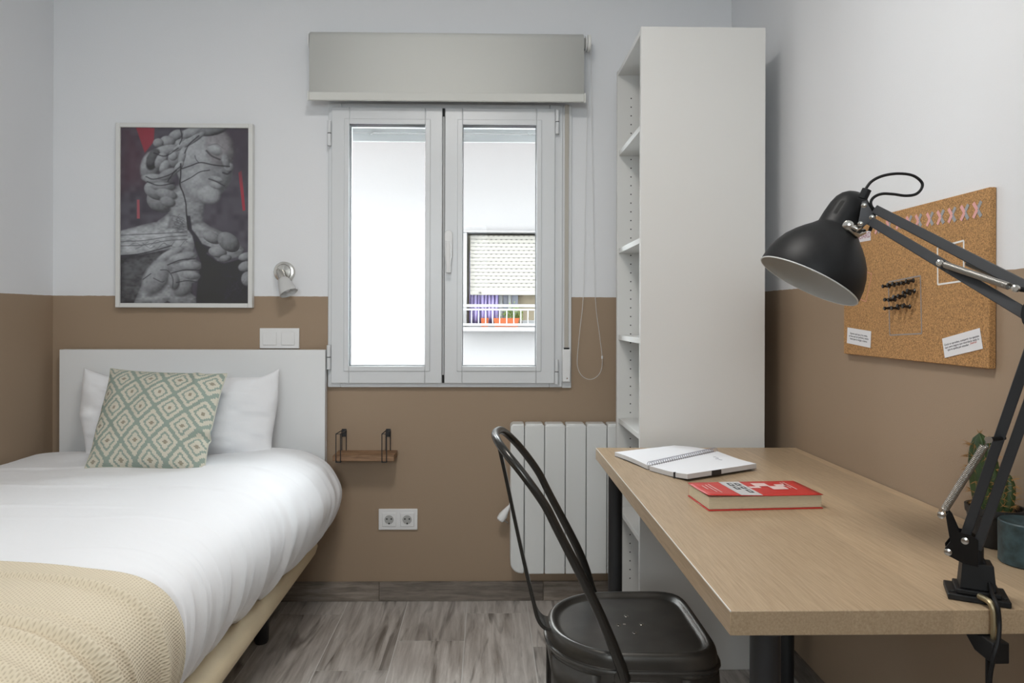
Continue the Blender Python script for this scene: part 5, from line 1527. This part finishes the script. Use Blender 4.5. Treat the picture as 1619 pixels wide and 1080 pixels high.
# ventilation slots in the cap (raised dark strips lying on its surface)
def on_cap(d, a, ex_=0.0003):
    r = np.interp(d, [p[0] for p in prof], [p[1] for p in prof]) + ex_
    return SH + axis_up * d + (tA * math.cos(a) + tB * math.sin(a)) * r
tv = (CAM - SH).normalized(); tA = (tv - axis_up * tv.dot(axis_up)).normalized(); tB = axis_up.cross(tA)
sgn = 1 if tB.dot(rgt) > 0 else -1
for a0 in (-0.86, -0.50):
    g = G(); rows = []
    for d in np.linspace(106 * k_, 130 * k_, 6):
        rows.append([on_cap(d, sgn * (a0 + da)) for da in (-.09, -.045, 0, .045, .09)])
    g.grid(rows); g.build('vent_slot', M_DARK, shd, smooth=60)
# hinge between shade and arm
HC = at_y(1348, 361, HD.y - .03)
hp = CAM + ray(1341, 357) * ((SH - CAM).dot(F_) - 0.045)
G().lathe([(-.004, .009), (.004, .009), (.006, .006)], hp, (CAM - hp), 16).build('hinge_disc', M_CHROME, lamp)
hq = CAM + ray(1358, 360) * ((SH - CAM).dot(F_) - 0.045)
G().tube([hp, (hp + hq) / 2 + Vector((0, -.006, -.004)), hq, hq + (HD - hq) * .6], [.0055, .0065, .0055, .005], n=12).build('hinge_neck', M_CHROME, lamp, smooth=60)
hr_ = CAM + ray(1366, 366) * ((SH - CAM).dot(F_) - 0.040)
G().tube([hp + Vector((0, 0, -.004)), (hp + hr_) / 2 + Vector((0, -.002, -.010)), hr_], [.006, .0075, .005], n=12).build('hinge_strap', M_CHROME, lamp, smooth=60)
# triangular plates
Dp = (HD - CAM).dot(F_)
nP = (CAM - HD).normalized()
tri = [(1363, 319), (1369, 318.5), (1384, 343), (1383, 347), (1378, 350), (1363, 359), (1358, 358), (1357, 353)]
for off in (.009, -.011):
    P = [CAM + ray(a, b_) * Dp + nP * off for a, b_ in tri]
    G().prism(P, nP * .002).build('head_plate', mat('plate_grey', (0.11, 0.112, 0.12), 0.4, 0.4), lamp, bevel=0.0006, smooth=20)
for (a, b_) in ((1366, 325), (1378.5, 343.7), (1360.4, 353.7)):
    p = CAM + ray(a, b_) * Dp
    G().lathe([(-.012, .0032), (.0112, .0032), (.0113, .0045), (.0135, .0042), (.0145, .002)], p, nP, 14).build('bolt', M_CHROME, lamp)
P = [CAM + ray(a, b_) * Dp - nP * .008 for a, b_ in ((1371, 318), (1386, 331), (1384, 349), (1378, 366), (1372, 365), (1380, 345))]
G().prism(P, nP * .012).build('head_bracket', m_lb, lamp, bevel=0.001, smooth=20)
# cable gland and cable loop
gl = CAM + ray(1369, 303) * Dp
G().lathe([(-.012, .0075), (.004, .0075), (.005, .004)], gl, (upv * .8 + rgt * .35), 14).build('cable_gland', m_lb, lamp)
cpx = [(1367, 301), (1378, 287), (1396, 278), (1420, 274.5), (1443, 277.5), (1457, 288), (1457, 298), (1448, 307), (1432, 309.5), (1412, 307), (1395, 306.5), (1383, 311), (1377, 319), (1380, 329), (1395, 338)]
pts = spline([CAM + ray(a, b_) * (Dp - .004 * i / 14) for i, (a, b_) in enumerate(cpx)], 8)
G().tube(pts, 0.0024, n=8).build('cable', m_lb, lamp, smooth=180)
# cable leaving at the foot of the lamp
cpx = [(1541, 850), (1546, 872), (1556, 890), (1563, 915), (1569, 940), (1577, 958), (1580, 985), (1578, 1015), (1570, 1045), (1564, 1100), (1562, 1300)]
ysq = [bO.y, bO.y - .003, bO.y - .006, bO.y - .012, DY0 + .004, DY0 - .014, DY0 - .016, DY0 - .024, DY0 - .026, DY0 - .02, DY0 - .01]
pts = spline([at_y(a, b_, q) for (a, b_), q in zip(cpx, ysq)], 8)
G().tube(pts, 0.0028, n=8).build('cable', m_lb, lamp, smooth=180)
p = at_y(1562, 1030, DY0 - .010); G().cyl(p, p + Vector((0, 0, -.10)), .003, n=8).build('clamp_screw', m_lb, lamp)

# ================================================================== CACTUS AND CANDLE
pz = DZ + 0.0006
pcx, pcy = 0.893, 1.20
pt_ = thing('cactus_pot', 'small spiny cactus in a black pot at the right edge of the desk', 'potted cactus', (pcx, pcy, pz))
G().lathe([(0, .031), (.004, .034), (.055, .042), (.056, .044), (.068, .045), (.068, .041), (.058, .040)], (pcx, pcy, pz), (0, 0, 1), 32, caps=False).build('pot', mat('black_pot', (0.022, 0.022, 0.023), 0.55), pt_)
G().lathe([(0, .001), (.001, .032)], (pcx, pcy, pz + .001), (0, 0, 1), 24, caps=False).build('pot_base', mat('black_pot', (0.02, 0.02, 0.02), 0.5), pt_)
G().lathe([(0, .040), (.004, .030), (.005, .001)], (pcx, pcy, pz + .056), (0, 0, 1), 24).build('soil', m_soil, pt_)
m_cac = mat('cactus_green', (0.040, 0.072, 0.022), 0.5, var=(40, 0.35))
m_sp = mat('cactus_spine', (0.50, 0.28, 0.10), 0.6)
def cactus(base, top, r, ribs, seed):
    rnd = random.Random(seed); base, top = Vector(base), Vector(top); d_ = (top - base); L_ = d_.length; d_.normalize()
    t_ = d_.orthogonal().normalized(); u_ = d_.cross(t_); rows = []; n_ = 48
    for j in range(15):
        f = j / 14; rr = r * (0.80 + .35 * math.sin(math.pi * min(1, f * 1.15)) * .7) * (1 if f < .7 else max(.02, math.sqrt(max(0, 1 - ((f - .7) / .3) ** 2))))
        rows.append([base + d_ * L_ * f + (t_ * math.cos(a) + u_ * math.sin(a)) * rr * (1 + .12 * math.cos(ribs * a)) for a in np.linspace(0, 2 * math.pi, n_ + 1)])
    st_ = G().grid(rows).build('stem', m_cac, pt_, smooth=180)
    g = G()
    for k in range(ribs):
        a = 2 * math.pi * k / ribs
        for j in range(2, 14, 2):
            f = j / 14; p = rows[j][int(round(k * n_ / ribs)) % n_]; o_ = (t_ * math.cos(a) + u_ * math.sin(a))
            for s_i in range(7):
                dd = (o_ + Vector((rnd.uniform(-1, 1), rnd.uniform(-1, 1), rnd.uniform(-.8, 1))) * .9).normalized()
                ln = rnd.uniform(.008, .017); w = Vector((dd.y, -dd.x, dd.z * .1)).normalized() * .0005
                g.add([p - w, p + w, p + dd * ln], [(0, 1, 2)]); w = dd.cross(w)
                g.add([p - w, p + w, p + dd * ln], [(0, 1, 2)])
    for s_i in range(16):
        dd = Vector((rnd.uniform(-.7, .7), rnd.uniform(-.7, .7), 1)).normalized(); p = top - d_ * .003; w = Vector((dd.z, 0, -dd.x)) * .0005
        g.add([p - w, p + w, p + dd * rnd.uniform(.006, .013)], [(0, 1, 2)])
    o = g.build('spines', m_sp, st_, smooth=0, fix=False); o['kind'] = 'stuff'
tp1 = at_y(1549, 684, pcy)
cactus((pcx - .012, pcy, pz + .055), (tp1.x, pcy, tp1.z), 0.0205, 9, 1)
cactus((pcx - .004, pcy - .012, pz + .055), (pcx + .004, pcy - .016, pz + .133), 0.0185, 9, 2)
cactus((pcx + .012, pcy + .012, pz + .055), (pcx + .016, pcy + .012, pz + .085), 0.014, 8, 3)

cnx, cny = 0.876, 1.107
ca_ = thing('candle', 'dark teal pillar candle in front of the cactus pot', 'candle', (cnx, cny, pz))
m_wax = mat('teal_wax', (0.024, 0.047, 0.054), 0.45, var=(55, 0.7), bump=(90, 0.15))
hc = 0.069
G().lathe([(0, .036), (.002, .038), (hc - .002, .0385), (hc, .0365), (hc - .002, .030), (hc - .006, .018), (hc - .008, .001)], (cnx, cny, pz), (0, 0, 1), 40).build('wax', m_wax, ca_)
G().cyl((cnx, cny, pz + hc - .008), (cnx + .001, cny, pz + hc + .004), .0012, n=8).build('wick', M_DARK, ca_)
